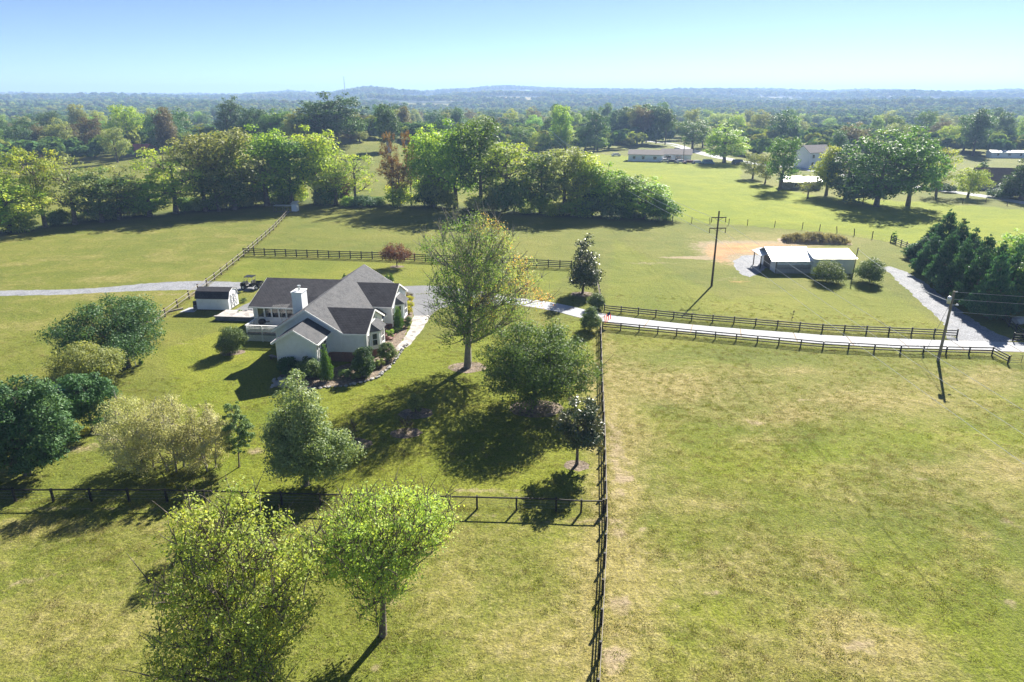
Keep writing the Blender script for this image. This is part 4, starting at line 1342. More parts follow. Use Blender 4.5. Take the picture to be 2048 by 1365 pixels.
def tubes(name, lines, rads, mat, n=5):
    """lines (m,k,3), rads (m,k): all limbs of a tree in one go"""
    lines, rads = np.asarray(lines, float), np.asarray(rads, float)
    m, k, _ = lines.shape
    t = np.empty_like(lines)
    t[:, 1:-1] = lines[:, 2:] - lines[:, :-2]
    t[:, 0] = lines[:, 1] - lines[:, 0]
    t[:, -1] = lines[:, -1] - lines[:, -2]
    t = unit(t)
    a = unit(np.cross(t, np.array([0.31, 0.95, 0.03])))
    b = np.cross(t, a)
    an = np.arange(n) * 2 * np.pi / n
    v = lines[:, :, None, :] + (a[:, :, None, :] * np.cos(an)[:, None] + b[:, :, None, :] * np.sin(an)[:, None]) * rads[:, :, None, None]
    ix = np.arange(m * k * n).reshape(m, k, n)
    q = np.stack([ix[:, :-1, :], np.roll(ix[:, :-1, :], -1, 2), np.roll(ix[:, 1:, :], -1, 2), ix[:, 1:, :]], -1).reshape(-1, 4)
    return fastmesh(name, v.reshape(-1, 3), q, mat, 4, None, True)


def bez(a, c, b, k=5):
    s = np.linspace(0, 1, k)[:, None]
    return (1 - s) ** 2 * a + 2 * s * (1 - s) * c + s * s * b


ENV = {
    'round': lambda t: np.sqrt(np.clip(1 - (2 * t - 1) ** 2, 0, 1)) ** 0.8,
    'oval': lambda t: np.sqrt(np.clip(1 - (2 * t - 0.9) ** 2 / 1.21, 0, 1)) ** 0.9,
    'dome': lambda t: np.where(t < 0.3, 0.62 + 1.27 * t, np.sqrt(np.clip(1 - ((t - 0.3) / 0.72) ** 2, 0, 1))),
    'cone': lambda t: np.where(t < 0.14, 0.65 + 2.5 * t, np.clip(1.03 - (t - 0.14) / 0.87, 0.02, 1) ** 0.8),
    'spire': lambda t: np.where(t < 0.14, 0.65 + 2.5 * t, np.clip(1.01 - (t - 0.14) / 0.86, 0.02, 1) ** 1.05),
    'vase': lambda t: np.where(t < 0.62, 0.28 + 1.16 * t, np.sqrt(np.clip(1 - ((t - 0.62) / 0.42) ** 2, 0, 1))),
    'pillar': lambda t: np.where(t < 0.1, 0.7 + 3 * t, np.clip(1.02 - ((t - 0.1) / 0.92) ** 1.6, 0.03, 1)),
}


def tree_meshes(seed, h, zb, rx, shape, nclump, rc, nleaf, leaf, mat, bark, cx=0.0, cy=0.0, ry=None, aspect=0.55, upright=0.0, twigs=0,
                inner=0.35, trunk=None, tintf=None, stems=1, lump=0.32, fill=2.0, limbk=None):
    g = np.random.default_rng(seed)
    ry = ry or rx
    env = ENV[shape]
    ph = g.uniform(0, 6.28, 4)
    C = []
    for i in range(nclump):
        best, bd = None, -1
        for _ in range(7):
            while True:
                t = g.uniform(0.02, 0.97)
                if g.uniform() < env(np.array(t)) ** 1.4 + 0.05:
                    break
            a = g.uniform(0, 6.28)
            lf = 1 + lump * (math.sin(2 * a + ph[0] + 3 * t) * .5 + math.sin(3 * a + ph[1] - 5 * t) * .35 + math.sin(7 * t + a + ph[2]) * .4)
            rad = float(env(np.array(t))) * lf * math.sqrt(g.uniform(inner ** 2, 1.0))
            kk = max(0.0, 1 - rc / rx * 0.65)
            p = np.array([cx + math.cos(a) * rad * rx * kk, cy + math.sin(a) * rad * ry * kk, zb + rc * .55 + t * (h - zb - rc * 1.1)])
            d = min([np.linalg.norm(p - q) for q in C], default=1e9)
            if d > bd:
                best, bd = p, d
        C.append(best)
    C = np.array(C)
    tt = (C[:, 2] - zb) / (h - zb)
    crs = rc * g.uniform(0.5, 1.35, nclump) * (0.75 + 0.35 * env(np.clip(tt, 0, 1)))
    # leaves
    w = crs ** 2
    cnt = np.maximum(3, (w / w.sum() * nleaf).astype(int))
    ci = np.repeat(np.arange(nclump), cnt)
    n = len(ci)
    d = rvec(g, n)
    d[:, 2] = np.abs(d[:, 2]) * np.where(g.uniform(size=n) < 0.72, 1, -1)
    r = crs[ci] * g.uniform(size=n) ** (1 / fill)
    pos = C[ci] + d * r[:, None] * np.array([1, 1, 0.78])
    outw = unit(pos - np.array([cx, cy, zb + (h - zb) * .4]))
    nrm = unit(d * .55 + outw * .35 + rvec(g, n) * .8 + np.array([0, 0, .25]))
    tan = rvec(g, n)
    if upright:
        tan = unit(tan * (1 - upright) + (np.array([0, 0, 1.0]) + outw * .35) * upright)
        nrm = unit(np.cross(tan, rvec(g, n)) + outw * .3)
    ln = leaf * g.uniform(.7, 1.4, n)
    tint = 0.48 + g.normal(0, .17, n) + g.normal(0, .16, nclump)[ci]
    if tintf:
        tint = tintf(pos, tint, g)
    crown = leafmesh('crown', pos, nrm, tan, ln, ln * aspect, tint, mat)
    # wood
    tr = trunk or h * 0.024
    lines, rads = [], []
    sb = [(0.0, 0.0)] if stems == 1 else [(0.35 * rx * math.cos(6.28 * i / stems + .5), 0.35 * ry * math.sin(6.28 * i / stems + .5)) for i in range(stems)]
    tops = []
    for sx, sy in sb:
        topz = zb + (h - zb) * (0.72 if stems == 1 else .6)
        top = np.array([cx * .8 + sx * 1.2 + g.normal(0, .02 * h), cy * .8 + sy * 1.2 + g.normal(0, .02 * h), topz])
        base = np.array([sx * .5, sy * .5, -0.15])
        mid = (base + top) / 2 + np.array([g.normal(0, .012 * h), g.normal(0, .012 * h), 0])
        ln_ = bez(base, mid, top, 7)
        lines.append(ln_)
        rads.append(tr * np.array([1.35, 1.0, .85, .7, .52, .35, .16]) * (1 if stems == 1 else .6))
        tops.append(ln_)
    kmain = limbk or max(4, int(nclump ** .5 * 1.1))
    pick = [int(g.integers(nclump))]
    while len(pick) < min(kmain, nclump):
        dd = np.min(np.linalg.norm(C[:, None] - C[pick][None], axis=2), axis=1)
        pick.append(int(np.argmax(dd)))
    asg = np.argmin(np.linalg.norm(C[:, None] - C[pick][None], axis=2), axis=1)
    for j in range(len(pick)):
        mem = np.where(asg == j)[0]
        cen = C[mem].mean(0)
        tl = tops[j % len(tops)]
        z0 = np.clip(cen[2] - 0.75 * np.hypot(*(cen[:2] - np.array([cx, cy]) * .5)), max(zb * .8, h * .12), tl[-2][2])
        s = np.interp(z0, tl[:, 2], np.arange(7))
        i0 = int(min(s, 5))
        st = tl[i0] + (tl[i0 + 1] - tl[i0]) * (s - i0)
        r0 = tr * .5 * (1 - .5 * (z0 / h)) * (1 if stems == 1 else .7)
        ctrl = st * .45 + cen * .55 + np.array([0, 0, -.08 * h + .06 * h * g.uniform()])
        ml = bez(st, ctrl, cen, 7)
        lines.append(ml)
        rads.append(np.linspace(r0, r0 * .3, 7))
        for q in mem:
            s2 = g.uniform(.3, .85)
            i1 = int(s2 * 6)
            p0 = ml[i1]
            e = C[q] + unit(C[q] - p0) * crs[q] * .5
            lines.append(bez(p0, (p0 + e) / 2 + g.normal(0, .05 * rx, 3), e, 7))
            rads.append(np.linspace(r0 * .42, max(.012, r0 * .1), 7))
            for _ in range(twigs):
                s3 = int(g.integers(3, 7))
                a0 = lines[-1 - _][s3] if False else bez(p0, (p0 + e) / 2, e, 7)[s3]
                dr = unit(unit(C[q] - np.array([cx, cy, zb])) * .7 + rvec(g, 1)[0] * .7 + np.array([0, 0, .45]))
                b_ = a0 + dr * crs[q] * g.uniform(.7, 1.5)
                lines.append(bez(a0, (a0 + b_) / 2 + g.normal(0, .08, 3), b_, 7))
                rads.append(np.linspace(.028, .009, 7))
    wood_ = tubes('trunk', np.array(lines), np.array(rads), bark)
    return wood_, crown


def put_tree(name, label, cat, loc, meshes, group=None, rz=0.0, scale=None, mat=None):
    t = thing(name, label, cat, loc, rz, group)
    if scale is not None:
        t.scale = scale
    link('trunk' if cat == 'tree' else 'stems', meshes[0], t)
    c = link('crown' if cat == 'tree' else 'foliage', meshes[1], t)
    if mat is not None:
        c.material_slots[0].link = 'OBJECT'
        c.material_slots[0].material = mat
    return t


def near_tree(name, label, bpx, top, x0, x1, bot, seed, shape, mat, nclump, nleaf, leaf, cat='tree', bark='bark', rcf=.3, kz=1.0, dy=0.0, **kw):
    p = gp(*bpx)
    h = hgt(p, top) * kz
    zb = max(0.05, hgt(p, bot))
    s = ppm(p, h * .5)
    rx = (x1 - x0) / 2 / s
    cx = ((x0 + x1) / 2 - bpx[0]) / s
    m = tree_meshes(seed, h, zb, rx, shape, nclump, rx * rcf, nleaf, leaf, M[mat], M[bark], cx=cx, cy=dy, **kw)
    return put_tree(name, label, cat, p, m)


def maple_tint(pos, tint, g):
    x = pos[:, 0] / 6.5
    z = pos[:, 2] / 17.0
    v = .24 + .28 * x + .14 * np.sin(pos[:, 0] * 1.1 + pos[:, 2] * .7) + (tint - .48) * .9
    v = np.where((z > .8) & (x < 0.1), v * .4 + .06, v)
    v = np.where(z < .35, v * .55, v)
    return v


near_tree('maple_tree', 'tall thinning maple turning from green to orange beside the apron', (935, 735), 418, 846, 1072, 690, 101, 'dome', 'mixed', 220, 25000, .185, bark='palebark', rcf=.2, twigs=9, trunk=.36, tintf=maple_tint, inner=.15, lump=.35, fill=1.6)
near_tree('oak_tree', 'round dense green oak below the concrete driveway', (1069, 815), 643, 952, 1188, 803, 102, 'dome', 'oak', 170, 36000, .19, rcf=.19, lump=.2, kz=1.0, trunk=.26, twigs=1)
near_tree('magnolia_tree', 'glossy dark magnolia near the corner of the two lawn fences', (1154, 930), 792, 1109, 1207, 908, 103, 'round', 'magnolia', 55, 6500, .24, rcf=.3, trunk=.13, aspect=.45)
near_tree('magnolia_tree', 'upright dark magnolia beside the driveway gate shrubs', (1165, 588), 462, 1129, 1207, 578, 104, 'cone', 'magnolia', 60, 6500, .32, rcf=.34, trunk=.17, aspect=.45, lump=.3)
near_tree('oak_tree', 'broad dark green tree standing by the slanting pasture fence', (258, 735), 600, 138, 345, 722, 105, 'dome', 'deep', 140, 26000, .22, rcf=.2, kz=1.05, trunk=.24)
near_tree('crape_myrtle', 'low spreading bronze green tree in front of the broad dark tree', (205, 800), 690, 125, 265, 785, 106, 'vase', 'olive', 70, 15000, .17, rcf=.26, stems=4, trunk=.12)
near_tree('pear_tree', 'small upright dark tree among the yard border plantings', (188, 868), 742, 138, 237, 848, 107, 'oval', 'deep', 50, 14000, .18, rcf=.3, trunk=.12)
near_tree('pear_tree', 'large dark leafy tree over the corner of the wire fence', (55, 950), 757, -25, 165, 932, 108, 'dome', 'deep', 150, 30000, .2, rcf=.2, trunk=.22)
near_tree('plum_tree', 'pale feathery tree at the pasture end of the pale row', (292, 940), 792, 205, 352, 938, 109, 'dome', 'pale', 60, 15000, .13, rcf=.24, stems=4, trunk=.13, twigs=2, bark='palebark')
near_tree('plum_tree', 'pale feathery tree in the middle of the pale row', (352, 938), 788, 275, 430, 938, 110, 'dome', 'pale', 60, 15000, .13, rcf=.24, stems=4, trunk=.13, twigs=2, bark='palebark')
near_tree('plum_tree', 'pale feathery tree at the house end of the pale row', (420, 938), 806, 360, 478, 938, 111, 'dome', 'pale', 50, 12000, .13, rcf=.25, stems=3, trunk=.12, twigs=2, bark='palebark')
near_tree('young_tree', 'slim grey green sapling beside the pale feathery trees', (478, 935), 797, 455, 512, 912, 112, 'oval', 'shrub', 60, 8000, .13, rcf=.24, trunk=.06)
near_tree('pear_tree', 'tall pyramid shaped grey green tree in front of the house gable', (612, 972), 726, 533, 702, 955, 113, 'cone', 'greygreen', 150, 32000, .18, rcf=.25, trunk=.2, inner=.3)
near_tree('locust_tree', 'airy yellow green tree with its trunk standing in the front pasture', (765, 1272), 985, 628, 915, 1225, 114, 'vase', 'locust', 170, 20000, .145, rcf=.23, trunk=.2, twigs=5, inner=.15, lump=.4, fill=1.35)
near_tree('locust_tree', 'large airy yellow green tree against the lawn fence', (525, 1400), 975, 335, 665, 1395, 115, 'dome', 'locust', 240, 35000, .145, rcf=.22, trunk=.24, twigs=5, inner=.15, lump=.4, fill=1.35)
near_tree('redbud_tree', 'small reddish tree beside the four board fence', (794, 534), 487, 762, 826, 524, 116, 'dome', 'red', 40, 5000, .2, rcf=.32, trunk=.1, twigs=2)

# ---- shrubs
def shrub(name, label, bpx, top, x0, x1, seed, mat='shrub', shape='dome', nleaf=3500, leaf=.13, nclump=30, rcf=.34, group=None, **kw):
    p = gp(*bpx)
    h = max(.3, hgt(p, top))
    s = ppm(p, h * .5)
    rx = (x1 - x0) / 2 / s
    m = tree_meshes(seed, h, 0.02, rx, shape, nclump, rx * rcf, nleaf, leaf, M[mat], M['bark'], cx=((x0 + x1) / 2 - bpx[0]) / s, trunk=max(.03, h * .02), inner=.45, **kw)
    return put_tree(name, label, 'shrub', p, m, group)


shrub('lawn_shrub', 'round green shrub on the lawn below the deck', (466, 708), 652, 437, 496, 201, nleaf=9000, leaf=.15, nclump=45)
shrub('arborvitae', 'slim pointed arborvitae against the front wing wall', (655, 762), 684, 642, 667, 202, 'arbor', 'pillar', 7000, .11, 70, .55, upright=.6)
shrub('arborvitae', 'slim pointed arborvitae beside the porch steps', (797, 662), 610, 788, 807, 203, 'arbor', 'pillar', 6000, .11, 60, .55, upright=.6)
shrub('holly_shrub', 'large dark holly under the bay window', (733, 752), 692, 703, 757, 204, 'deep', 'dome', 8000, .16, 40)
shrub('holly_shrub', 'broad olive shrub beside the stone walk', (775, 722), 684, 756, 793, 205, 'shrub', 'dome', 5000, .14)
shrub('foundation_shrub', 'dark shrub under the front gable wall', (575, 752), 716, 555, 603, 206, 'deep', 'dome', 5000, .15)
shrub('foundation_shrub', 'tall grey green shrub between the gable wall and arborvitae', (622, 756), 712, 592, 646, 207, 'shrub', 'dome', 6500, .15)
shrub('foundation_shrub', 'low yellowish shrub at the foot of the dark holly', (757, 735), 718, 748, 770, 208, 'olive', 'round', 1600, .12, 16)
shrub('foundation_shrub', 'low shrub in the shaded stone bed under the brick wall', (690, 757), 740, 676, 706, 209, 'shrub', 'round', 2000, .12, 18)
shrub('foundation_shrub', 'small fern like shrub beside the dark holly', (712, 760), 744, 703, 724, 210, 'olive', 'round', 1500, .12, 16)
shrub('boxwood', 'clipped round bright shrub beside the porch steps', (780, 677), 660, 770, 790, 211, 'bright', 'round', 2500, .09, 22)
shrub('boxwood', 'small clipped shrub between the bright shrub and the arborvitae', (791, 668), 654, 784, 798, 212, 'shrub', 'round', 1800, .09, 18)
shrub('boxwood', 'grey green shrub behind the porch arborvitae', (814, 655), 632, 806, 824, 213, 'shrub', 'dome', 2500, .11, 20)
for i, (x, y, nm) in enumerate(((816, 628, 'nearest the porch'), (819, 617, 'in the middle of the golden row'), (818, 606, 'nearest the apron'))):
    shrub('golden_shrub', f'low golden shrub {nm}', (x, y), y - 14, x - 10, x + 10, 214 + i, 'gold', 'round', 2200, .1, 18)
shrub('bed_shrub', 'dull brown shrub behind the golden row', (818, 597), 587, 807, 828, 218, 'brown', 'round', 1500, .1, 14)
shrub('juniper', 'dark cone shaped shrub behind the wing roof', (690, 566), 545, 685, 695, 219, 'arbor', 'cone', 1500, .12, 20, .5, upright=.5)
shrub('juniper', 'dark cone shrub behind the far end of the main roof', (774, 566), 546, 769, 780, 220, 'arbor', 'cone', 1500, .12, 20, .5, upright=.5)
shrub('juniper', 'taller dark cone shrub beside the reddish tree shadow', (783, 566), 543, 777, 789, 221, 'arbor', 'cone', 1500, .12, 20, .5, upright=.5)
shrub('gate_shrub', 'rounded grey green shrub beside the flag at the driveway', (1180, 662), 612, 1159, 1201, 222, 'shrub', 'dome', 6500, .16, 40)
shrub('gate_shrub', 'spreading grey shrub under the upright magnolia', (1192, 619), 588, 1173, 1211, 223, 'shrub', 'dome', 5000, .17, 32)
shrub('lawn_shrub', 'small round holly in a mulch ring on the shaded lawn', (831, 826), 788, 813, 850, 224, 'olive', 'round', 3500, .12, 26)
shrub('lawn_shrub', 'thin bare shrub below the small round holly', (812, 866), 832, 796, 828, 225, 'brown', 'dome', 700, .09, 16, twigs=5)
shrub('lawn_shrub', 'thin shrub in the mulch beside the pyramid tree', (706, 888), 838, 693, 719, 226, 'brown', 'oval', 900, .1, 16, twigs=4)
shrub('barn_bush', 'rounded bush covering the joint of the barn wall', (1652, 564), 522, 1620, 1689, 227, 'shrub', 'dome', 8000, .2, 45)
shrub('barn_bush', 'rounded bush at the gravel end of the barn', (1738, 566), 517, 1706, 1769, 228, 'shrub', 'dome', 8000, .2, 45)
shrub('border_shrub', 'yellow leaved shrub beside the large dark leafy tree', (172, 870), 856, 162, 182, 229, 'gold', 'round', 1200, .1, 12)
shrub('border_shrub', 'lime coloured shrub below the small upright tree', (193, 858), 842, 184, 200, 230, 'bright', 'round', 1200, .1, 12)
shrub('border_shrub', 'sparse grey shrub between the upright tree and pale row', (225, 852), 818, 205, 245, 231, 'shrub', 'dome', 2500, .12, 20, twigs=3)
shrub('young_conifer', 'tiny conifer beside the white bird feeder post', (282, 731), 716, 277, 288, 232, 'arbor', 'cone', 900, .08, 16, .5, upright=.5)
shrub('fence_vine', 'vine covered post at the end of the wire fence', (1786, 484), 460, 1780, 1793, 233, 'bright', 'oval', 1200, .2, 14)
shrub('sapling', 'bare sapling in the lawn above the driveway fence', (1583, 640), 620, 1578, 1590, 234, 'brown', 'vase', 60, .06, 5, twigs=4)
shrub('potted_plant', 'leafy potted plant on the raised bed', (480, 632), 618, 475, 486, 235, 'bright', 'round', 700, .1, 10)
shrub('patio_plant', 'flowering plant at the shed door', (467, 612), 603, 461, 473, 236, 'gold', 'round', 600, .09, 10)
shrub('patio_plant', 'cluster of potted greenery on the patio edge', (488, 606), 596, 479, 498, 237, 'shrub', 'round', 900, .1, 12)

# mulch rings and beds
for i, (x, y, rx_, ry_, lab) in enumerate(((935, 737, 2.1, 1.6, 'mulch ring under the tall maple'), (1072, 818, 2.6, 2.0, 'mulch ring under the round oak'), (831, 828, 1.6, 1.2, 'mulch ring under the round holly'),
                                           (812, 868, 1.4, 1.0, 'mulch ring under the thin shrub'), (708, 890, 1.6, 1.1, 'mulch patch beside the pyramid tree'), (1154, 932, 1.0, .8, 'mulch ring under the near magnolia'),
                                           (794, 535, 1.3, .9, 'mulch ring under the reddish tree'), (466, 706, 1.4, 1.0, 'mulch ring under the lawn shrub'), (1165, 590, 1.8, 1.4, 'mulch ring under the far magnolia'))):
    p = gp(x, y)
    sheet('mulch_ring', [(p.x + rx_ * math.cos(a), p.y + ry_ * math.sin(a)) for a in np.linspace(0, 6.2, 14)], M['mulch'], 0.005, lab, .12, i + 40, .5)
sheet('mulch_bed', [gp(545, 775), gp(560, 752), gp(600, 748), gp(650, 742), gp(700, 728), gp(745, 706), gp(770, 684), gp(795, 655), gp(806, 620), gp(808, 585), gp(826, 590), gp(829, 615), gp(824, 640), gp(806, 680), gp(800, 700), gp(788, 722), gp(768, 745), gp(745, 760), gp(700, 772), gp(650, 776), gp(600, 782)], M['mulch'], 0.006, 'mulched planting bed round the house front', .12, 60, .5)
# edging stones of the bed
stone_me = []
for k in range(5):
    g = np.random.default_rng(900 + k)
    bm = bmesh.new()
    bmesh.ops.create_icosphere(bm, subdivisions=1, radius=.5)
    for v in bm.verts:
        v.co *= 1 + g.normal(0, .14)
        v.co.z *= .6
    me = bpy.data.meshes.new('stone')
    bm.to_mesh(me)
    bm.free()
    me.materials.append(M['stone'])
    stone_me.append(me)
EDG = thing('stone_edging', 'pale rough stones edging the planting bed below the house', 'edging', gp(700, 772))
eo = EDG.location.copy()
edge_line = smoothline([gp(546, 776), gp(556, 770), gp(600, 782), gp(650, 776), gp(700, 772), gp(745, 761), gp(770, 745), gp(792, 720), gp(806, 700), gp(815, 690)], .45)
for i, p in enumerate(edge_line):
    s = rnd.uniform(.3, .62)
    o = link('stone', stone_me[i % 5], EDG, p - eo + Vector((rnd.uniform(-.12, .12), rnd.uniform(-.12, .12), s * .18)), rnd.uniform(0, 6), (s, s * rnd.uniform(.7, 1.2), s * rnd.uniform(.7, 1.1)))
for i in range(24):
    p = gp(rnd.uniform(548, 575), rnd.uniform(758, 776))
    s = rnd.uniform(.4, .75)
    link('stone', stone_me[i % 5], EDG, p - eo + Vector((0, 0, s * .15)), rnd.uniform(0, 6), (s, s, s * .8))
p = gp(2037, 650)
RK = thing('boulder_pile', 'grey boulder beyond the dark fence by the cypresses', 'boulder', p)
link('boulder', stone_me[0], RK, (0, 0, .5), 0, (2.2, 1.7, 1.9))
link('boulder', stone_me[2], RK, (.9, .3, .35), 1, (1.5, 1.2, 1.4))

# bird feeder, green sandbox cover, pots
p = gp(272, 733)
BF = thing('bird_feeder', 'thin white bird feeder post beside a tiny conifer', 'feeder', p)
build('post', MB().tube([(0, 0, 0), (0, 0, 1.1)], .04, 6), M['white'], BF)
build('tray', MB().box((0, 0, 1.15), (.35, .35, .08)), M['white'], BF)
build('roof', MB().prism([(-.22, -.2, 1.35), (.22, -.2, 1.35), (0, -.2, 1.55)], (0, .4, 0)), M['white'], BF)
p = gp(122, 782)
GS = thing('covered_boat', 'upturned teal plastic boat hull behind the border trees', 'boat', p, R(15))
prof = []
mbx = MB()
sec = []
for i, x in enumerate(np.linspace(-1.7, 1.7, 9)):
    wv = .75 * (1 - (abs(x) / 1.9) ** 3)
    hv = .62 * (1 - (abs(x) / 2.0) ** 4)
    sec.append([(x, wv * math.cos(a), hv * math.sin(a) ** .8) for a in np.linspace(0, math.pi, 9)])
vs = [q for s_ in sec for q in s_]
mbx.add(vs, [(i * 9 + j, i * 9 + j + 1, (i + 1) * 9 + j + 1, (i + 1) * 9 + j) for i in range(8) for j in range(8)])
mbx.add(sec[0], [tuple(range(9))]).add(sec[-1], [tuple(range(9))])
build('hull', mbx, M['teal'], GS, True)
build('rim', MB().tube([s_[0] for s_ in sec], .04, 5).tube([s_[-1] for s_ in sec], .04, 5), M['teal'], GS)
LB = thing('landscape_timber', 'short pale timber lying in the grass by the pasture fence', 'timber', gp(352, 622), R(52))
build('timber', MB().box((0, 0, .1), (2.0, .25, .2)), M['greywood'], LB)

# animal pen at the hedgerow
p = gp(571, 424)
PEN = thing('animal_pen', 'pale framed wire animal pen with small blue roofed hutch under the hedgerow', 'pen', p, R(-3))
for x in (-2.6, -1.9, -.4, .3, 1.9):
    build('frame_post', MB().box((x, -.9, .75), (.1, .1, 1.5)), M['palewood'], PEN)
for z in (.1, 1.45):
    build('frame_rail', MB().box((-.35, -.9, z), (4.6, .08, .1)), M['palewood'], PEN)
build('roof', MB().box((-.35, 0, 1.55), (4.7, 1.9, .06)), M['galv'], PEN)
ht = build('hutch', MB().lohi((2.0, -.9, .2), (3.3, .7, 1.9)), M['ribwall'], PEN)
build('hutch_roof', MB().prism([(1.85, -1.1, 2.0), (3.45, -1.1, 2.0), (3.45, .9, 2.45), (1.85, .9, 2.45)], (0, 0, .06)), M['galv'], ht)

# weedy mound behind the barn
p = gp(1628, 484)
mg = np.random.default_rng(5)
nm_ = 26
mx = np.linspace(-7, 7, 40)
my = np.linspace(-2.6, 2.6, 12)
MXX, MYY = np.meshgrid(mx, my)
mzz = 1.2 * np.clip(1 - (MXX / 7.1) ** 2, 0, 1) * np.clip(1 - (MYY / 2.7) ** 2, 0, 1) * (0.8 + .35 * np.sin(MXX * .9) * np.cos(MXX * .37 + 1)) - .05
mi = np.arange(40 * 12).reshape(12, 40)
mq = np.stack([mi[:-1, :-1], mi[:-1, 1:], mi[1:, 1:], mi[1:, :-1]], -1).reshape(-1, 4)
MD = thing('earth_mound', 'long earth mound grown over with dry brown weeds behind the barn', 'mound', p, R(-8))
link('earth', fastmesh('earth', np.stack([MXX, MYY, mzz], -1).reshape(-1, 3), mq, M['soil'], 4, None, True), MD)
n = 7000
wx, wy = mg.uniform(-6, 6.5, n), np.clip(mg.normal(0, 1.1, n), -2.4, 2.6)
wz = 1.15 * np.clip(1 - (wx / 7.1) ** 2, 0, 1) * np.clip(1 - (wy / 2.7) ** 2, 0, 1)
clump_h = 0.3 + .45 * (np.sin(wx * 2.1) * np.sin(wx * .8 + wy) > -.1)
pos = np.stack([wx, wy, wz + mg.uniform(0, 1, n) * clump_h], -1)
tn = unit(np.array([0, 0, 1.]) + mg.normal(0, .35, (n, 3)))
ob = link('weeds', leafmesh('weeds', pos, unit(mg.normal(size=(n, 3))), tn, mg.uniform(.3, .6, n), mg.uniform(.06, .14, n), mg.uniform(0, 1, n), M['weed']), MD)
tag(ob, kind='stuff')

# ------------------------------------------------------------------ tall cypresses by the gravel drive
cyp = [tree_meshes(300 + i, 12.0, .1, 2.9, 'spire', 170, .62, 13000, .42, M['cypress'], M['bark'], aspect=.3, upright=.7, inner=.6, lump=.18, limbk=8, trunk=.2) for i in range(3)]
for i, (x, y, tp, w, lab) in enumerate((
        (1842, 520, 470, 62, 'squat cypress at the barn end of the cypress row'), (1878, 535, 412, 66, 'tallest cypress of the row near the barn'), (1906, 545, 432, 60, 'cypress just beside the tallest of the row'),
        (1856, 548, 462, 62, 'cypress overhanging the bend of the gravel drive'), (1884, 572, 458, 66, 'broad cypress in the middle of the gravel side row'), (1930, 560, 450, 62, 'cypress behind the middle of the row'),
        (1915, 592, 470, 70, 'broad cypress above the lower gravel drive'), (1955, 580, 462, 62, 'cypress behind the lower gravel drive'), (1945, 615, 486, 70, 'cypress leaning over the shaded gravel'),
        (1982, 600, 472, 64, 'cypress beside the dark fence corner'), (1975, 636, 496, 72, 'cypress at the driveway end of the row'), (2008, 622, 482, 66, 'cypress behind the driveway end of the row'), (1862, 512, 440, 52, 'slim cypress behind the tallest of the row'), (2030, 600, 470, 70, 'cypress next to the leafy green tree'))):
    p = gp(x, y)
    h = hgt(p, tp)
    put_tree('cypress_tree', lab, 'tree', p, cyp[i % 3], 'cypress row beside the gravel drive', rnd.uniform(0, 6), (w / ppm(p, 4) / 5.2 * 1.15, w / ppm(p, 4) / 5.2 * 1.15, h / 12.0))

# ------------------------------------------------------------------ hedgerow and scattered trees (shared crowns, own colours)
PROTO = {}
for i, (k, shp, ncl, nlf, rcf, lump, tw, inner) in enumerate((('full', 'round', 75, 6500, .26, .3, 0, .3), ('broad', 'dome', 90, 7500, .24, .35, 0, .3), ('thin', 'oval', 60, 3600, .2, .4, 2, .1), ('open', 'vase', 60, 4200, .2, .4, 2, .1),
                                              ('tall', 'oval', 85, 7000, .3, .3, 0, .3), ('lumpy', 'dome', 40, 6500, .33, .45, 0, .35))):
    PROTO[k] = tree_meshes(400 + i, 14.0, 2.6 if k in ('thin', 'open') else 1.6, 5.0 if k != 'tall' else 3.4, shp, ncl, 5.0 * rcf * (1 if k != 'tall' else .8), nlf, .4 if k not in ('thin', 'open') else .34, M['oak'], M['bark'], lump=lump, twigs=tw, inner=inner, fill=1.9)
PROTO['bush'] = tree_meshes(420, 4.0, .05, 3.4, 'dome', 40, 1.0, 3600, .34, M['deep'], M['bark'], trunk=.06)
PROTO['bush2'] = tree_meshes(421, 4.0, .05, 3.0, 'oval', 36, 1.0, 3000, .34, M['deep'], M['bark'], trunk=.06, lump=.4)
PROTO['cedar'] = tree_meshes(422, 12.0, .4, 2.8, 'cone', 70, .9, 6500, .4, M['deep'], M['bark'], aspect=.35, upright=.5, inner=.5)
PROTO['pine'] = tree_meshes(423, 18.0, 6.0, 4.2, 'oval', 60, 1.2, 5500, .5, M['deep'], M['bark'], lump=.35, trunk=.22)
PW = {'full': 10, 'broad': 10, 'thin': 10, 'open': 10, 'tall': 6.8, 'lumpy': 10, 'bush': 6.8, 'bush2': 6.0, 'cedar': 5.6, 'pine': 8.4}
PH = {'full': 14, 'broad': 14, 'thin': 14, 'open': 14, 'tall': 14, 'lumpy': 14, 'bush': 4, 'bush2': 4, 'cedar': 12, 'pine': 18}


def scat(kind, x, y, top, w, mat, label, group, name='tree', cat='tree', wk=1.0):
    p = gp(x, y)
    h = max(1.0, hgt(p, top))
    sc = w / ppm(p, h * .5) / PW[kind]
    return put_tree(name, label, cat, p, PROTO[kind], group, rnd.uniform(0, 6.28), (sc, sc * wk, h / PH[kind]), M[mat])


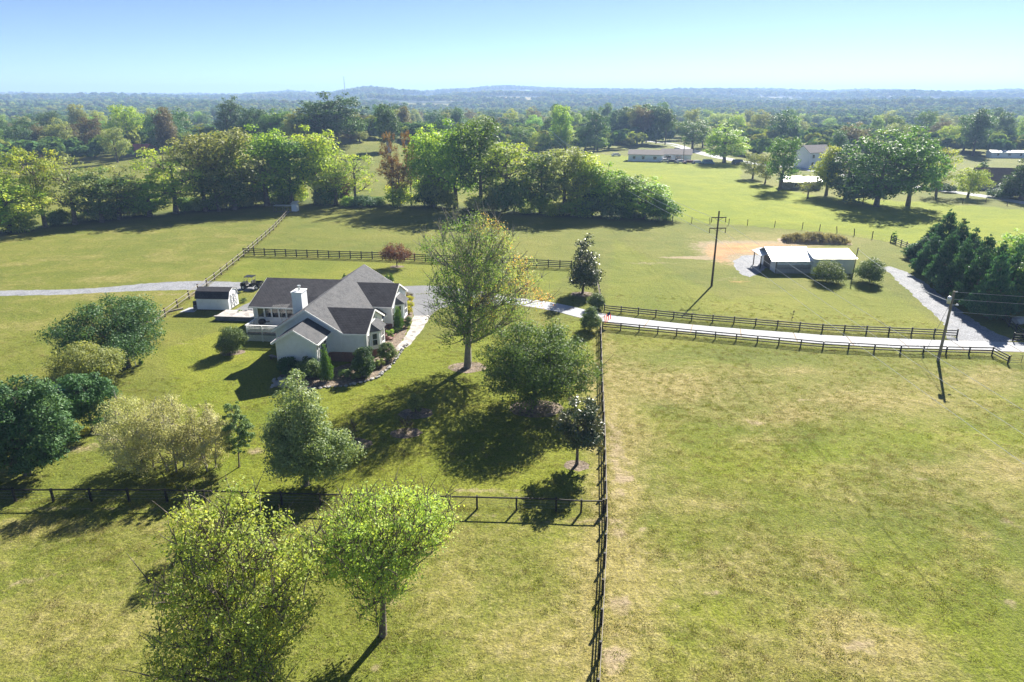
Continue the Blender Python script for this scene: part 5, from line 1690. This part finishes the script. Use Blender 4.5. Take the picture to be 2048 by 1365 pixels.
HG = 'trees of the hedgerow'
for a in (
        ('broad', -60, 478, 320, 130, 'bright', 'green tree at the pasture end of the hedgerow'),
        ('broad', 22, 464, 335, 125, 'yg', 'yellow green bushy tree at the low end of the hedgerow'),
        ('open', 92, 456, 287, 95, 'yg', 'bright lime tree standing above the low end of the hedgerow'),
        ('thin', 150, 450, 303, 110, 'olive', 'open olive tree with forked trunk beside the lime tree'),
        ('broad', 205, 446, 330, 95, 'oak', 'dark green tree between two olive hedgerow trees'),
        ('thin', 240, 440, 322, 90, 'olive', 'grey olive tree beside the dark hedgerow tree'),
        ('broad', 300, 434, 345, 110, 'bright', 'bushy bright tree under the gap to the red roofed house'),
        ('thin', 352, 428, 283, 115, 'yg', 'thin leaning tree with yellow leaves in the hedgerow gap'),
        ('open', 412, 424, 262, 105, 'olive', 'half bare greyish tree behind the leaning yellow tree'),
        ('lumpy', 440, 424, 330, 95, 'oak', 'low dark tree under the greyish hedgerow tree'),
        ('full', 470, 420, 248, 120, 'olive', 'tall olive tree in the densest part of the hedgerow'),
        ('lumpy', 535, 413, 238, 120, 'bright', 'big green tree above the animal pen'),
        ('full', 585, 410, 268, 95, 'oak', 'dark tree behind the animal pen hutch'),
        ('lumpy', 632, 408, 240, 105, 'yg', 'rounded yellow green tree just past the animal pen'),
        ('thin', 672, 410, 305, 85, 'olive', 'pale thin tree beside the rounded yellow green tree'),
        ('thin', 712, 412, 300, 75, 'yg', 'wispy light tree at the edge of the knoll view'),
        ('tall', 690, 408, 342, 26, 'red', 'slim reddish creeper covered stem in the hedgerow'),
        ('thin', 786, 412, 250, 42, 'orange', 'slim orange tree with layered tufts'),
        ('thin', 823, 412, 248, 36, 'orange', 'second slim orange tree standing close to the layered one'),
        ('open', 800, 412, 312, 62, 'orange', 'short bronze tree between the two slim orange trees'),
        ('lumpy', 868, 414, 236, 95, 'yg', 'tall yellow green tree next to the orange trees'),
        ('lumpy', 912, 416, 226, 105, 'bright', 'tallest bright green tree of the hedgerow'),
        ('full', 962, 418, 224, 100, 'oak', 'tall deep green tree joined to the tallest bright one'),
        ('open', 1012, 422, 276, 120, 'yg', 'willowy yellow green tree with dark leaning trunk'),
        ('full', 1082, 426, 300, 85, 'oak', 'dark rounded tree beyond the willowy tree'),
        ('full', 1128, 428, 288, 100, 'olive', 'olive tree above the shaded lawn strip'),
        ('tall', 1168, 430, 302, 70, 'yg', 'yellowish narrow tree near the bright field'),
        ('lumpy', 1205, 432, 318, 80, 'bright', 'medium green tree near the bright field'),
        ('lumpy', 1245, 434, 338, 85, 'oak', 'low tree before the last of the hedgerow'),
        ('broad', 1288, 438, 352, 100, 'bright', 'last low tree at the wire fence end of the hedgerow')):
    a = a[:4] + (a[4] * (1.28 if a[4] > 45 else 1.0),) + a[5:]
    scat(*a, HG, 'hedgerow_tree')
BH = 'undergrowth bushes along the hedgerow'
hb = smoothline(HEDGE, 3.4)
for i, p in enumerate(hb):
    if p.x < -150:
        continue
    k = 'bush' if i % 2 else 'bush2'
    q = Vector((p.x + rnd.uniform(-1, 1), p.y + rnd.uniform(-1.4, 1.8), 0))
    q.z = hzf(q.x, q.y)
    if rnd.random() < .12:
        continue
    s = rnd.uniform(.55, 1.5)
    q.z -= .35
    mk = rnd.choice(['deep', 'oak', 'oak', 'shrub', 'olive', 'bright', 'yg'])
    put_tree('hedgerow_bush', {'deep': 'dark', 'oak': 'green', 'shrub': 'grey green', 'olive': 'olive', 'bright': 'light green', 'yg': 'yellowish'}[mk] + ' bush in the undergrowth at the foot of the hedgerow', 'shrub', q, PROTO[k], BH + ', ' + mk, rnd.uniform(0, 6), (s * 1.1, s * 1.1, s * rnd.uniform(.7, 1.7)), M[mk])

KG = 'trees on the knoll and beyond the hedgerow'
for a in (
        ('broad', 676, 287, 180, 138, 'deep', 'huge spreading oak on top of the knoll'),
        ('lumpy', 640, 283, 196, 70, 'deep', 'smaller dark crown pressed against the huge oak on the knoll'),
        ('tall', 776, 304, 206, 46, 'deep', 'narrow dark tree with pale trunk on the knoll'),
        ('broad', 352, 298, 212, 92, 'deep', 'large round dark tree behind the red roofed house'),
        ('full', 288, 300, 230, 58, 'oak', 'green tree beside the red roof'),
        ('full', 236, 326, 252, 54, 'olive', 'yellowish tree with visible trunk before the red roofed house'),
        ('full', 512, 282, 212, 60, 'deep', 'dark tree beyond the olive hedgerow tree'),
        ('broad', 560, 282, 215, 70, 'oak', 'pale round tree beyond the green hedgerow tree'),
        ('full', 190, 300, 240, 70, 'oak', 'woodland tree behind the yellowish trunk tree'), ('full', 140, 305, 246, 70, 'brown', 'brownish tree in the wood beside the red roofed house'),
        ('lumpy', 90, 310, 250, 80, 'oak', 'dark woodland tree behind the bright lime tree'), ('full', 40, 315, 246, 70, 'deep', 'dark tree at the edge of the wood beyond the lime tree'), ('full', -10, 320, 252, 80, 'oak', 'tree at the end of the wood beyond the lime tree'),
        ('full', 720, 284, 262, 40, 'olive', 'low brush tree beside the huge oak'), ('full', 700, 284, 258, 40, 'brown', 'brownish brush behind the huge oak')):
    scat(*a, KG)
RG = 'trees around the farmhouse beyond the bright field'
for a in (
        ('broad', 1448, 326, 245, 100, 'bright', 'broad bright tree beside the parked cars of the white farmhouse'),
        ('full', 1385, 300, 238, 70, 'oak', 'dark tree behind the broad bright tree'),
        ('pine', 1250, 283, 212, 40, 'oak', 'tall pine at the pond end of the pine grove'), ('pine', 1270, 285, 208, 42, 'olive', 'tall pine second in the pine grove'), ('pine', 1292, 286, 206, 46, 'oak', 'tall pine in the middle of the grove'),
        ('pine', 1312, 288, 210, 44, 'deep', 'dark pine near the grove end'), ('pine', 1330, 290, 216, 40, 'oak', 'pine at the road end of the grove'), ('pine', 1232, 280, 218, 40, 'deep', 'darker pine beside the pine grove'),
        ('full', 1505, 358, 303, 50, 'olive', 'small olive tree at the corner of the bright field'), ('full', 1530, 368, 306, 46, 'olive', 'grey olive tree beside the small corner tree'),
        ('full', 1560, 380, 268, 76, 'oak', 'tall tree in front of the steel roofed outbuilding'),
        ('thin', 1615, 398, 345, 50, 'olive', 'low scrubby tree below the steel roofed outbuilding'),
        ('tall', 1652, 392, 290, 60, 'yg', 'yellowish tree beside the white two storey house'), ('broad', 1690, 398, 285, 100, 'deep', 'dark tree between the yellowish tree and the great tree'),
        ('broad', 1752, 414, 252, 150, 'oak', 'great dark crown standing at the shaded field edge'), ('broad', 1815, 412, 246, 125, 'oak', 'great grey green crown joined to the shaded dark one'), ('bush', 1725, 410, 345, 120, 'deep', 'low dark tree in the shade of the great crowns'),
        ('thin', 1872, 392, 288, 70, 'yg', 'bright thin tree leaning over the lane'), ('lumpy', 1935, 396, 326, 66, 'yg', 'yellowing round tree between the lane and the field'),
        ('full', 1862, 375, 320, 50, 'deep', 'dark tree behind the leaning lane tree'), ('cedar', 2042, 400, 300, 80, 'deep', 'large dark spruce beside the brick house'), ('cedar', 1962, 362, 318, 34, 'deep', 'small dark cedar behind the brick house'),
        ('cedar', 2020, 396, 352, 60, 'cypress', 'low spreading spruce in front of the brick house'), ('broad', 2030, 560, 455, 110, 'bright', 'leafy green tree behind the cypress row'), ('full', 2062, 640, 500, 110, 'oak', 'dark leafy tree past the end of the cypress row'),
        ('full', 1130, 306, 255, 60, 'yg', 'light tree at the field edge below the distant pole'), ('full', 1040, 308, 252, 50, 'oak', 'dark tree standing beside the distant pole'), ('full', 1075, 310, 262, 44, 'yg', 'yellowish tree under the distant pole'),
        ('full', 1170, 304, 248, 54, 'oak', 'dark green tree beside the farmhouse pond'), ('lumpy', 1195, 303, 270, 40, 'bright', 'small bright tree beside the farmhouse pond'), ('full', 1405, 296, 250, 44, 'olive', 'olive tree beside the paddock fence')):
    scat(*a, RG)
for x, y in ((1898, 385), (1880, 380), (1985, 395), (2005, 398)):
    scat('bush', x, y, y - 16, 34, 'deep', 'clipped hedge bush along the far lane', 'clipped bushes along the far lane', 'clipped_bush', 'shrub')

# distant houses
def simple_house(name, label, p, rz, w, d, hw, hr, wallm, roofm, wins, cat='house', chim=False):
    t = thing(name, label, cat, p, rz)
    build('wall', MB().prism([(-w / 2, -d / 2, -.5), (-w / 2, d / 2, -.5), (-w / 2, d / 2, hw), (-w / 2, 0, hr - .1), (-w / 2, -d / 2, hw)], (w, 0, 0)), M[wallm], t)
    rb = MB()
    for s in (-1, 1):
        rb.prism([(-w / 2 - .4, s * (d / 2 + .4), hw - .1), (w / 2 + .4, s * (d / 2 + .4), hw - .1), (w / 2 + .4, 0, hr), (-w / 2 - .4, 0, hr)], (0, 0, .15))
    r = build('roof', rb, M[roofm], t)
    if chim:
        build('chimney', MB().lohi((w * .2, -.4, hr - 1), (w * .2 + .9, .4, hr + 1)), M['brick'], r, uv=True)
    for x, z, ww, hh in wins:
        o = build('window', MB().box((x, -d / 2 - .03, z), (ww + .2, .06, hh + .2)), M['white'], t)
        build('pane', MB().box((x, -d / 2 - .07, z), (ww, .04, hh)), M['glass'], o)
    return t


p = gp(1292, 322)
fh = simple_house('farmhouse', 'white low farmhouse with grey roof beyond the bright field', p, R(-14), 15, 9, 2.9, 4.6, 'siding', 'greyroof', [(-5, 1.6, 1, 1.2), (-1, 1.6, 1, 1.2), (4, 1.6, 1.4, 1.2)])
q = gp(1352, 321)
fg = simple_house('garage', 'grey roofed garage wing beside the white low farmhouse', q, R(-14), 13, 10, 2.8, 4.8, 'siding', 'greyroof', [(-3.5, 1.3, 2.6, 2.0), (1.0, 1.3, 2.6, 2.0)], 'garage')
p = gp(1623, 335)
simple_house('farmhouse', 'white two storey house with black shutters among the trees', p, R(20), 11, 8, 6.0, 8.6, 'siding', 'greyroof', [(-3.5, 1.6, 1, 1.5), (0, 1.6, 1.2, 2), (3.5, 1.6, 1, 1.5), (-3.5, 4.6, 1, 1.4), (0, 4.6, 1, 1.4), (3.5, 4.6, 1, 1.4)])
p = gp(1598, 378)
simple_house('outbuilding', 'low outbuilding with glaring steel roof behind the corner trees', p, R(-4), 11, 6, 2.4, 3.6, 'greywood', 'steelroof', [(-2, 1.3, 1.2, 1)], 'outbuilding')
p = gp(2000, 378)
simple_house('brick_house', 'brown roofed brick house across the far lane', p, R(-14), 16, 10, 2.8, 6.2, 'brick', 'brownroof', [(-5, 1.6, 1.2, 1.2), (0, 1.6, 1.2, 1.2), (5, 1.6, 1.2, 1.2)], 'house', True)
p = gp(272, 312)
simple_house('ranch_house', 'red roofed ranch house beyond the hedgerow', p, R(-8), 15, 9, 2.8, 5.0, 'greywood', 'redroof', [(-4, 1.5, 1.2, 1.2), (1, 1.5, 1.2, 1.2)])
p = gp(318, 302)
simple_house('ranch_house', 'smaller red roofed wing under the large round tree', p, R(-8), 9, 7, 2.6, 4.6, 'siding', 'redroof', [(-2, 1.5, 1.2, 1.2), (2, 1.5, 1, 1.2)])
p = gp(2012, 316)
simple_house('trailer_home', 'long white trailer home at the woodland edge', p, R(-6), 16, 4.5, 2.5, 3.2, 'white', 'galv', [(-5, 1.5, 1, .9), (0, 1.5, 1, .9), (5, 1.5, 1, .9)])
p = gp(778, 306)
t = thing('stone_pillar', 'pale stone pillar under the narrow dark tree on the knoll', 'pillar', p)
build('shaft', MB().box((0, 0, 3.2), (1.6, 1.6, 6.4)), M['stone'], t)
build('cap', MB().box((0, 0, 6.5), (1.9, 1.9, .25)), M['stone'], t)


def car(label, p, rz, mat, van=False, group=None):
    t = thing('parked_car', label, 'car', p, rz, group)
    L_, W_ = (5.2, 2.0) if van else (4.6, 1.8)
    top = 2.0 if van else 1.45
    build('body', MB().prism([(-L_ / 2, -W_ / 2, .35), (L_ / 2, -W_ / 2, .35), (L_ / 2, -W_ / 2, .75), (L_ / 2 - .2, -W_ / 2, .9), (-L_ / 2 + .1, -W_ / 2, .95), (-L_ / 2, -W_ / 2, .8)], (0, W_, 0)), M[mat], t)
    x0, x1 = (-L_ / 2 + .1, L_ / 2 - 1.2) if van else (-L_ / 2 + .6, L_ / 2 - 1.3)
    cb = build('cabin', MB().add([(x0, -W_ / 2, .92), (x1 + .6, -W_ / 2, .9), (x1, -W_ / 2 + .15, top), (x0 + .4, -W_ / 2 + .15, top), (x0, W_ / 2, .92), (x1 + .6, W_ / 2, .9), (x1, W_ / 2 - .15, top), (x0 + .4, W_ / 2 - .15, top)],
                               [(0, 1, 2, 3), (7, 6, 5, 4), (1, 5, 6, 2), (0, 3, 7, 4), (3, 2, 6, 7), (0, 4, 5, 1)]), M[mat], t)
    build('side_window', MB().add([(x0 + .35, -W_ / 2 - .0, 1.0), (x1 + .3, -W_ / 2 - .0, 1.0), (x1 - .1, -W_ / 2 + .1, top - .12), (x0 + .6, -W_ / 2 + .1, top - .12)], [(0, 1, 2, 3)]), M['glass'], cb)
    build('windscreen', MB().add([(x1 + .6, -W_ / 2 + .15, .97), (x1 + .6, W_ / 2 - .15, .97), (x1 + .08, W_ / 2 - .25, top - .08), (x1 + .08, -W_ / 2 + .25, top - .08)], [(0, 1, 2, 3)]), M['glass'], cb)
    for x in (-L_ / 2 + .85, L_ / 2 - .85):
        for y in (-W_ / 2 + .1, W_ / 2 - .1):
            wheel(t, (x, y, .33), .33, .22, M['galv'])
    return t


for x, y, r_, m_, v_, lab in ((1328, 325, 20, 'carwhite', False, 'white car parked in front of the garage wing'), (1343, 327, 160, 'cardark', False, 'dark car parked behind the white car'), (1361, 327, 10, 'carwhite', False, 'second white car beside the bare pole'),
                              (1378, 328, 175, 'carred', False, 'maroon car parked between white car and teal van'), (1394, 328, 5, 'carwhite', False, 'low white car next to the teal van'), (1416, 329, 0, 'carteal', True, 'teal van parked under the broad bright tree'),
                              (1476, 329, 10, 'cardark', True, 'dark van with pale roof past the broad bright tree'), (1354, 303, -25, 'cardark', False, 'dark car driving on the country road'), (1232, 313, 10, 'carwhite', False, 'white car at the pond side of the farmhouse')):
    car(lab, gp(x, y), R(r_), m_, v_)
t = thing('power_pole', 'bare grey pole standing among the parked cars', 'pole', gp(1366, 326))
build('shaft', MB().tube([(0, 0, 0), (0, 0, 9.5)], [.2, .14], 8), M['palewood'], t)
build('crossarm', MB().box((0, 0, 8.6), (2.2, .12, .14)), M['palewood'], t)
tp = gp(715, 192)
tp = Vector((-690, 3000, hzf(-690, 3000)))
TW = thing('radio_tower', 'thin lattice radio tower on the distant wooded ridge', 'tower', tp)
tw = 78.0
for a in (0, 2.09, 4.19):
    build('leg', MB().tube([(1.6 * math.cos(a), 1.6 * math.sin(a), 0), (.7 * math.cos(a), .7 * math.sin(a), tw)], .6, 4), M['paver'], TW)
lb = MB()
for i in range(26):
    z = i * 3.0
    r0 = 1.6 - .9 * z / tw
    for a, b in ((0, 2.09), (2.09, 4.19), (4.19, 6.28)):
        lb.tube([(r0 * math.cos(a), r0 * math.sin(a), z), (r0 * math.cos(b), r0 * math.sin(b), z + 3)], .3, 3)
build('lattice', lb, M['paver'], TW)
build('beacon', MB().lathe([(.1, 0), (.9, .4), (.9, 1.6), (.1, 2.2)], 8, (0, 0, tw)), M['white'], TW)

# ------------------------------------------------------------------ woodland: single trees, then the far mass
def free(x, y):
    for fx, fy, rx, ry in FIELDS:
        if ((x - fx) / rx) ** 2 + ((y - fy) / ry) ** 2 < 1:
            return False
    return True


open_polys = [[(q.x, q.y) for q in (gp(-300, 345), gp(250, 330), gp(280, 312), gp(340, 306), gp(600, 300), gp(650, 287), gp(800, 284), gp(860, 302), gp(1000, 330), gp(1085, 314), gp(1250, 300), gp(1330, 292), gp(1350, 282), gp(1410, 288), gp(1520, 330), gp(1700, 352), gp(1850, 340), gp(1850, 312), gp(2048, 316), gp(2300, 330), gp(2300, 700), gp(-300, 700))]]
WG = 'woodland trees beyond the fields'
cnt = 0
wr = random.Random(21)
wlab = {'oak': 'mid green woodland tree beyond the fields', 'deep': 'dark green woodland tree beyond the fields', 'olive': 'olive coloured woodland tree beyond the fields', 'yg': 'yellow green woodland tree beyond the fields', 'brown': 'brownish woodland tree beyond the fields', 'bright': 'light green woodland tree beyond the fields'}
placed = []
tries = 0
while cnt < 285 and tries < 20000:
    tries += 1
    az = wr.uniform(-.68, .68)
    r_ = 300 + 620 * wr.random() ** .8
    x, y = r_ * math.sin(az), r_ * math.cos(az)
    if any(inpoly(np.array([x]), np.array([y]), pl)[0] for pl in open_polys) or not free(x, y):
        continue
    if any((x - a) ** 2 + (y - b) ** 2 < 8.5 ** 2 for a, b in placed):
        continue
    if segdist(np.array([x]), np.array([y]), road2)[0] < 8:
        continue
    placed.append((x, y))
    k = wr.choice(['full', 'broad', 'lumpy', 'lumpy', 'full', 'tall'])
    m_ = wr.choice(['oak', 'oak', 'deep', 'deep', 'olive', 'olive', 'yg', 'brown', 'bright'])
    s = wr.uniform(.95, 1.6)
    put_tree('woodland_tree', wlab[m_], 'tree', (x, y, hzf(x, y)), PROTO[k], WG + ', ' + m_, wr.uniform(0, 6), (s * 1.05, s * 1.05, s * wr.uniform(.85, 1.15)), M[m_])
    cnt += 1

# far wood: one mass of crowns set out over the hills
FM = [leafmat('far_leaves', S(*c), .35, rough=1.0, spec=0.0, gain=2.3) for c in (
    ((0.035, 0.06, 0.02), (0.06, 0.10, 0.03), (0.10, 0.145, 0.045)), ((0.03, 0.055, 0.025), (0.045, 0.08, 0.03), (0.075, 0.115, 0.04)), ((0.06, 0.075, 0.03), (0.10, 0.115, 0.04), (0.15, 0.165, 0.06)),
    ((0.035, 0.06, 0.02), (0.06, 0.10, 0.03), (0.10, 0.145, 0.045)), ((0.025, 0.05, 0.025), (0.04, 0.075, 0.03), (0.07, 0.11, 0.04)), ((0.075, 0.10, 0.025), (0.12, 0.15, 0.035), (0.19, 0.21, 0.05)))]
far_col = bpy.data.collections.new('far_crowns')
for i in range(6):
    g = np.random.default_rng(700 + i)
    nl = 240
    d = rvec(g, nl)
    d[:, 2] = np.abs(d[:, 2])
    cl = rvec(g, 7) * np.array([3.2, 3.2, 1.6]) + np.array([0, 0, 7.5])
    ci = g.integers(0, 7, nl)
    pos = cl[ci] + d * np.array([3.4, 3.4, 3.6]) * g.uniform(.6, 1, (nl, 1))
    sk = 0
    me = leafmesh('far_crown', pos, unit(d + rvec(g, nl) * .3), rvec(g, nl), g.uniform(1.8, 3.4, nl), g.uniform(1.5, 2.6, nl), .45 + g.normal(0, .16, nl), FM[i])
    far_col.objects.link(bpy.data.objects.new('far_crown', me))


def scatter_stuff(name, label, pts, scl, coll):
    me = bpy.data.meshes.new(name)
    me.vertices.add(len(pts))
    me.vertices.foreach_set('co', np.asarray(pts, np.float32).ravel())
    a = me.attributes.new('sc', 'FLOAT', 'POINT')
    a.data.foreach_set('value', np.asarray(scl, np.float32))
    o = link(name, me)
    ng = bpy.data.node_groups.new(name, 'GeometryNodeTree')
    ng.interface.new_socket('Geometry', in_out='INPUT', socket_type='NodeSocketGeometry')
    ng.interface.new_socket('Geometry', in_out='OUTPUT', socket_type='NodeSocketGeometry')
    gi, go = ng.nodes.new('NodeGroupInput'), ng.nodes.new('NodeGroupOutput')
    ip = ng.nodes.new('GeometryNodeInstanceOnPoints')
    ip.inputs['Pick Instance'].default_value = True
    cinf = ng.nodes.new('GeometryNodeCollectionInfo')
    cinf.inputs['Collection'].default_value = coll
    cinf.inputs['Separate Children'].default_value = True
    cinf.inputs['Reset Children'].default_value = True
    na = ng.nodes.new('GeometryNodeInputNamedAttribute')
    na.data_type = 'FLOAT'
    na.inputs['Name'].default_value = 'sc'
    rv = ng.nodes.new('FunctionNodeRandomValue')
    rv.data_type = 'FLOAT_VECTOR'
    rv.inputs[1].default_value = (0.12, 0.12, 6.28)
    ri = ng.nodes.new('FunctionNodeRandomValue')
    ri.data_type = 'INT'
    ri.inputs[4].default_value = 0
    ri.inputs[5].default_value = len(coll.objects) - 1
    ri.inputs['Seed'].default_value = 3
    ng.links.new(gi.outputs[0], ip.inputs['Points'])
    ng.links.new(cinf.outputs[0], ip.inputs['Instance'])
    ng.links.new(ri.outputs[2], ip.inputs['Instance Index'])
    ng.links.new(rv.outputs[0], ip.inputs['Rotation'])
    ng.links.new(na.outputs[0], ip.inputs['Scale'])
    ng.links.new(ip.outputs[0], go.inputs[0])
    md = o.modifiers.new('scatter', 'NODES')
    md.node_group = ng
    return tag(o, label, kind='stuff')


g = np.random.default_rng(77)
FP, FS = [], []
for r0, r1, sp, sc in ((820, 1600, 12, 1.05), (1600, 2800, 19, 1.35), (2800, 4700, 27, 1.8), (4700, 7400, 52, 2.4)):
    area = .5 * 1.5 * (r1 * r1 - r0 * r0)
    n = int(area / sp ** 2)
    r_ = np.sqrt(g.uniform(r0 * r0, r1 * r1, n))
    az = g.uniform(-.75, .75, n)
    x, y = r_ * np.sin(az), r_ * np.cos(az)
    ok = np.ones(n, bool)
    for fx, fy, rx, ry in FIELDS:
        ok &= ((x - fx) / rx) ** 2 + ((y - fy) / ry) ** 2 > 1
    if r0 > 4000:
        ok &= az < -.05
    x, y = x[ok], y[ok]
    FP.append(np.stack([x, y, hz(x, y) - .5 * sc], -1))
    FS.append(sc * g.uniform(.7, 1.3, len(x)))
n = 5200
r_ = np.sqrt(g.uniform(340 ** 2, 840 ** 2, n))
az = g.uniform(-.75, .75, n)
x, y = r_ * np.sin(az), r_ * np.cos(az)
ok = segdist(x, y, road2) > 9
for pl in open_polys:
    ok &= ~inpoly(x, y, pl)
for fx, fy, rx, ry in FIELDS:
    ok &= ((x - fx) / rx) ** 2 + ((y - fy) / ry) ** 2 > 1
x, y = x[ok], y[ok]
FP.append(np.stack([x, y, hz(x, y) - 1.5], -1))
FS.append(g.uniform(.55, .95, len(x)))
FP, FS = np.concatenate(FP), np.concatenate(FS)
scatter_stuff('far_woodland', 'blue hazed woodland covering the far hills', FP, FS, far_col)

# grass tufts over the nearer pasture and lawn
tuft_col = bpy.data.collections.new('tufts')
GM = [leafmat('grass_blades_green', S((0.10, 0.12, 0.02), (0.17, 0.185, 0.03), (0.25, 0.25, 0.05)), .5, tcol=(1.1, 1.15, .7), gain=1.2), leafmat('grass_blades_straw', S((0.17, 0.15, 0.05), (0.26, 0.225, 0.085), (0.34, 0.29, 0.13)), .5, tcol=(1.0, 1.0, .85), gain=1.1)]
for i in range(5):
    g = np.random.default_rng(800 + i)
    nb = 42
    pos = np.stack([g.normal(0, .16, nb), g.normal(0, .16, nb), np.full(nb, .02)], -1)
    tn = unit(np.array([0, 0, .75]) + g.normal(0, .6, (nb, 3)) * np.array([1, 1, .3]))
    me = leafmesh('tuft', pos, unit(np.cross(tn, rvec(g, nb))), tn, g.uniform(.05, .11, nb), g.uniform(.012, .03, nb), g.uniform(0, 1, nb), GM[0 if i < 3 else 1])
    tuft_col.objects.link(bpy.data.objects.new('tuft', me))
n = 44000
r_ = np.sqrt(g.uniform(24 ** 2, 100 ** 2, n))
keep = g.uniform(size=n) < np.clip(1.25 - r_ / 100, .2, 1)
az = g.uniform(-.72, .72, n)
x, y = (r_ * np.sin(az))[keep], (r_ * np.cos(az))[keep]
cl = np.sin(x * .31 + 2 * np.sin(y * .17)) * np.sin(y * .27 + 1.7 * np.sin(x * .13)) + g.normal(0, .5, len(x))
keep = cl > -.25
dd = segdist(x, y, drive_c)
keep &= (dd > 2.2) & (segdist(x, y, gl_c) > 2.9) & (segdist(x, y, gd_c) > 4)
hx, hy = x + 22, y - 71
hu = hx * math.cos(R(6)) - hy * math.sin(R(6))
hv = hx * math.sin(R(6)) + hy * math.cos(R(6))
keep &= ~((hu > -20) & (hu < 9) & (hv > -6.5) & (hv < 26))
x, y = x[keep], y[keep]
sc_ = g.uniform(.6, 1.5, len(x))
# longer grass left along the fences
fx_, fy_ = [], []
for line in (FA, FB, FCS, FD, FE, FF):
    for a_, b_ in zip(line[:-1], line[1:]):
        k_ = int((Vector(b_) - Vector(a_)).length * 5)
        t_ = g.uniform(0, 1, k_)
        fx_.append(a_.x + (b_.x - a_.x) * t_ + g.normal(0, .16, k_))
        fy_.append(a_.y + (b_.y - a_.y) * t_ + g.normal(0, .16, k_))
fx_, fy_ = np.concatenate(fx_), np.concatenate(fy_)
x, y, sc_ = np.concatenate([x, fx_]), np.concatenate([y, fy_]), np.concatenate([sc_, g.uniform(.7, 1.5, len(fx_))])
scatter_stuff('grass', 'short tufts of grass over the lawn and near pasture', np.stack([x, y, np.zeros(len(x))], -1), sc_, tuft_col)

# ------------------------------------------------------------------ air
HAZE = MB().lohi((-9300, -900, -45), (9300, 11000, 135))
hm, nt, out = newmat('haze')
pv = node(nt, 'ShaderNodeVolumePrincipled', Color=(0.42, 0.62, 1.0, 1), Density=0.00024, Anisotropy=0.15)
nt.links.new(pv.outputs[0], out.inputs['Volume'])
hz_o = build('haze', HAZE, hm)
tag(hz_o, 'thin blue haze lying over the whole landscape', kind='stuff')
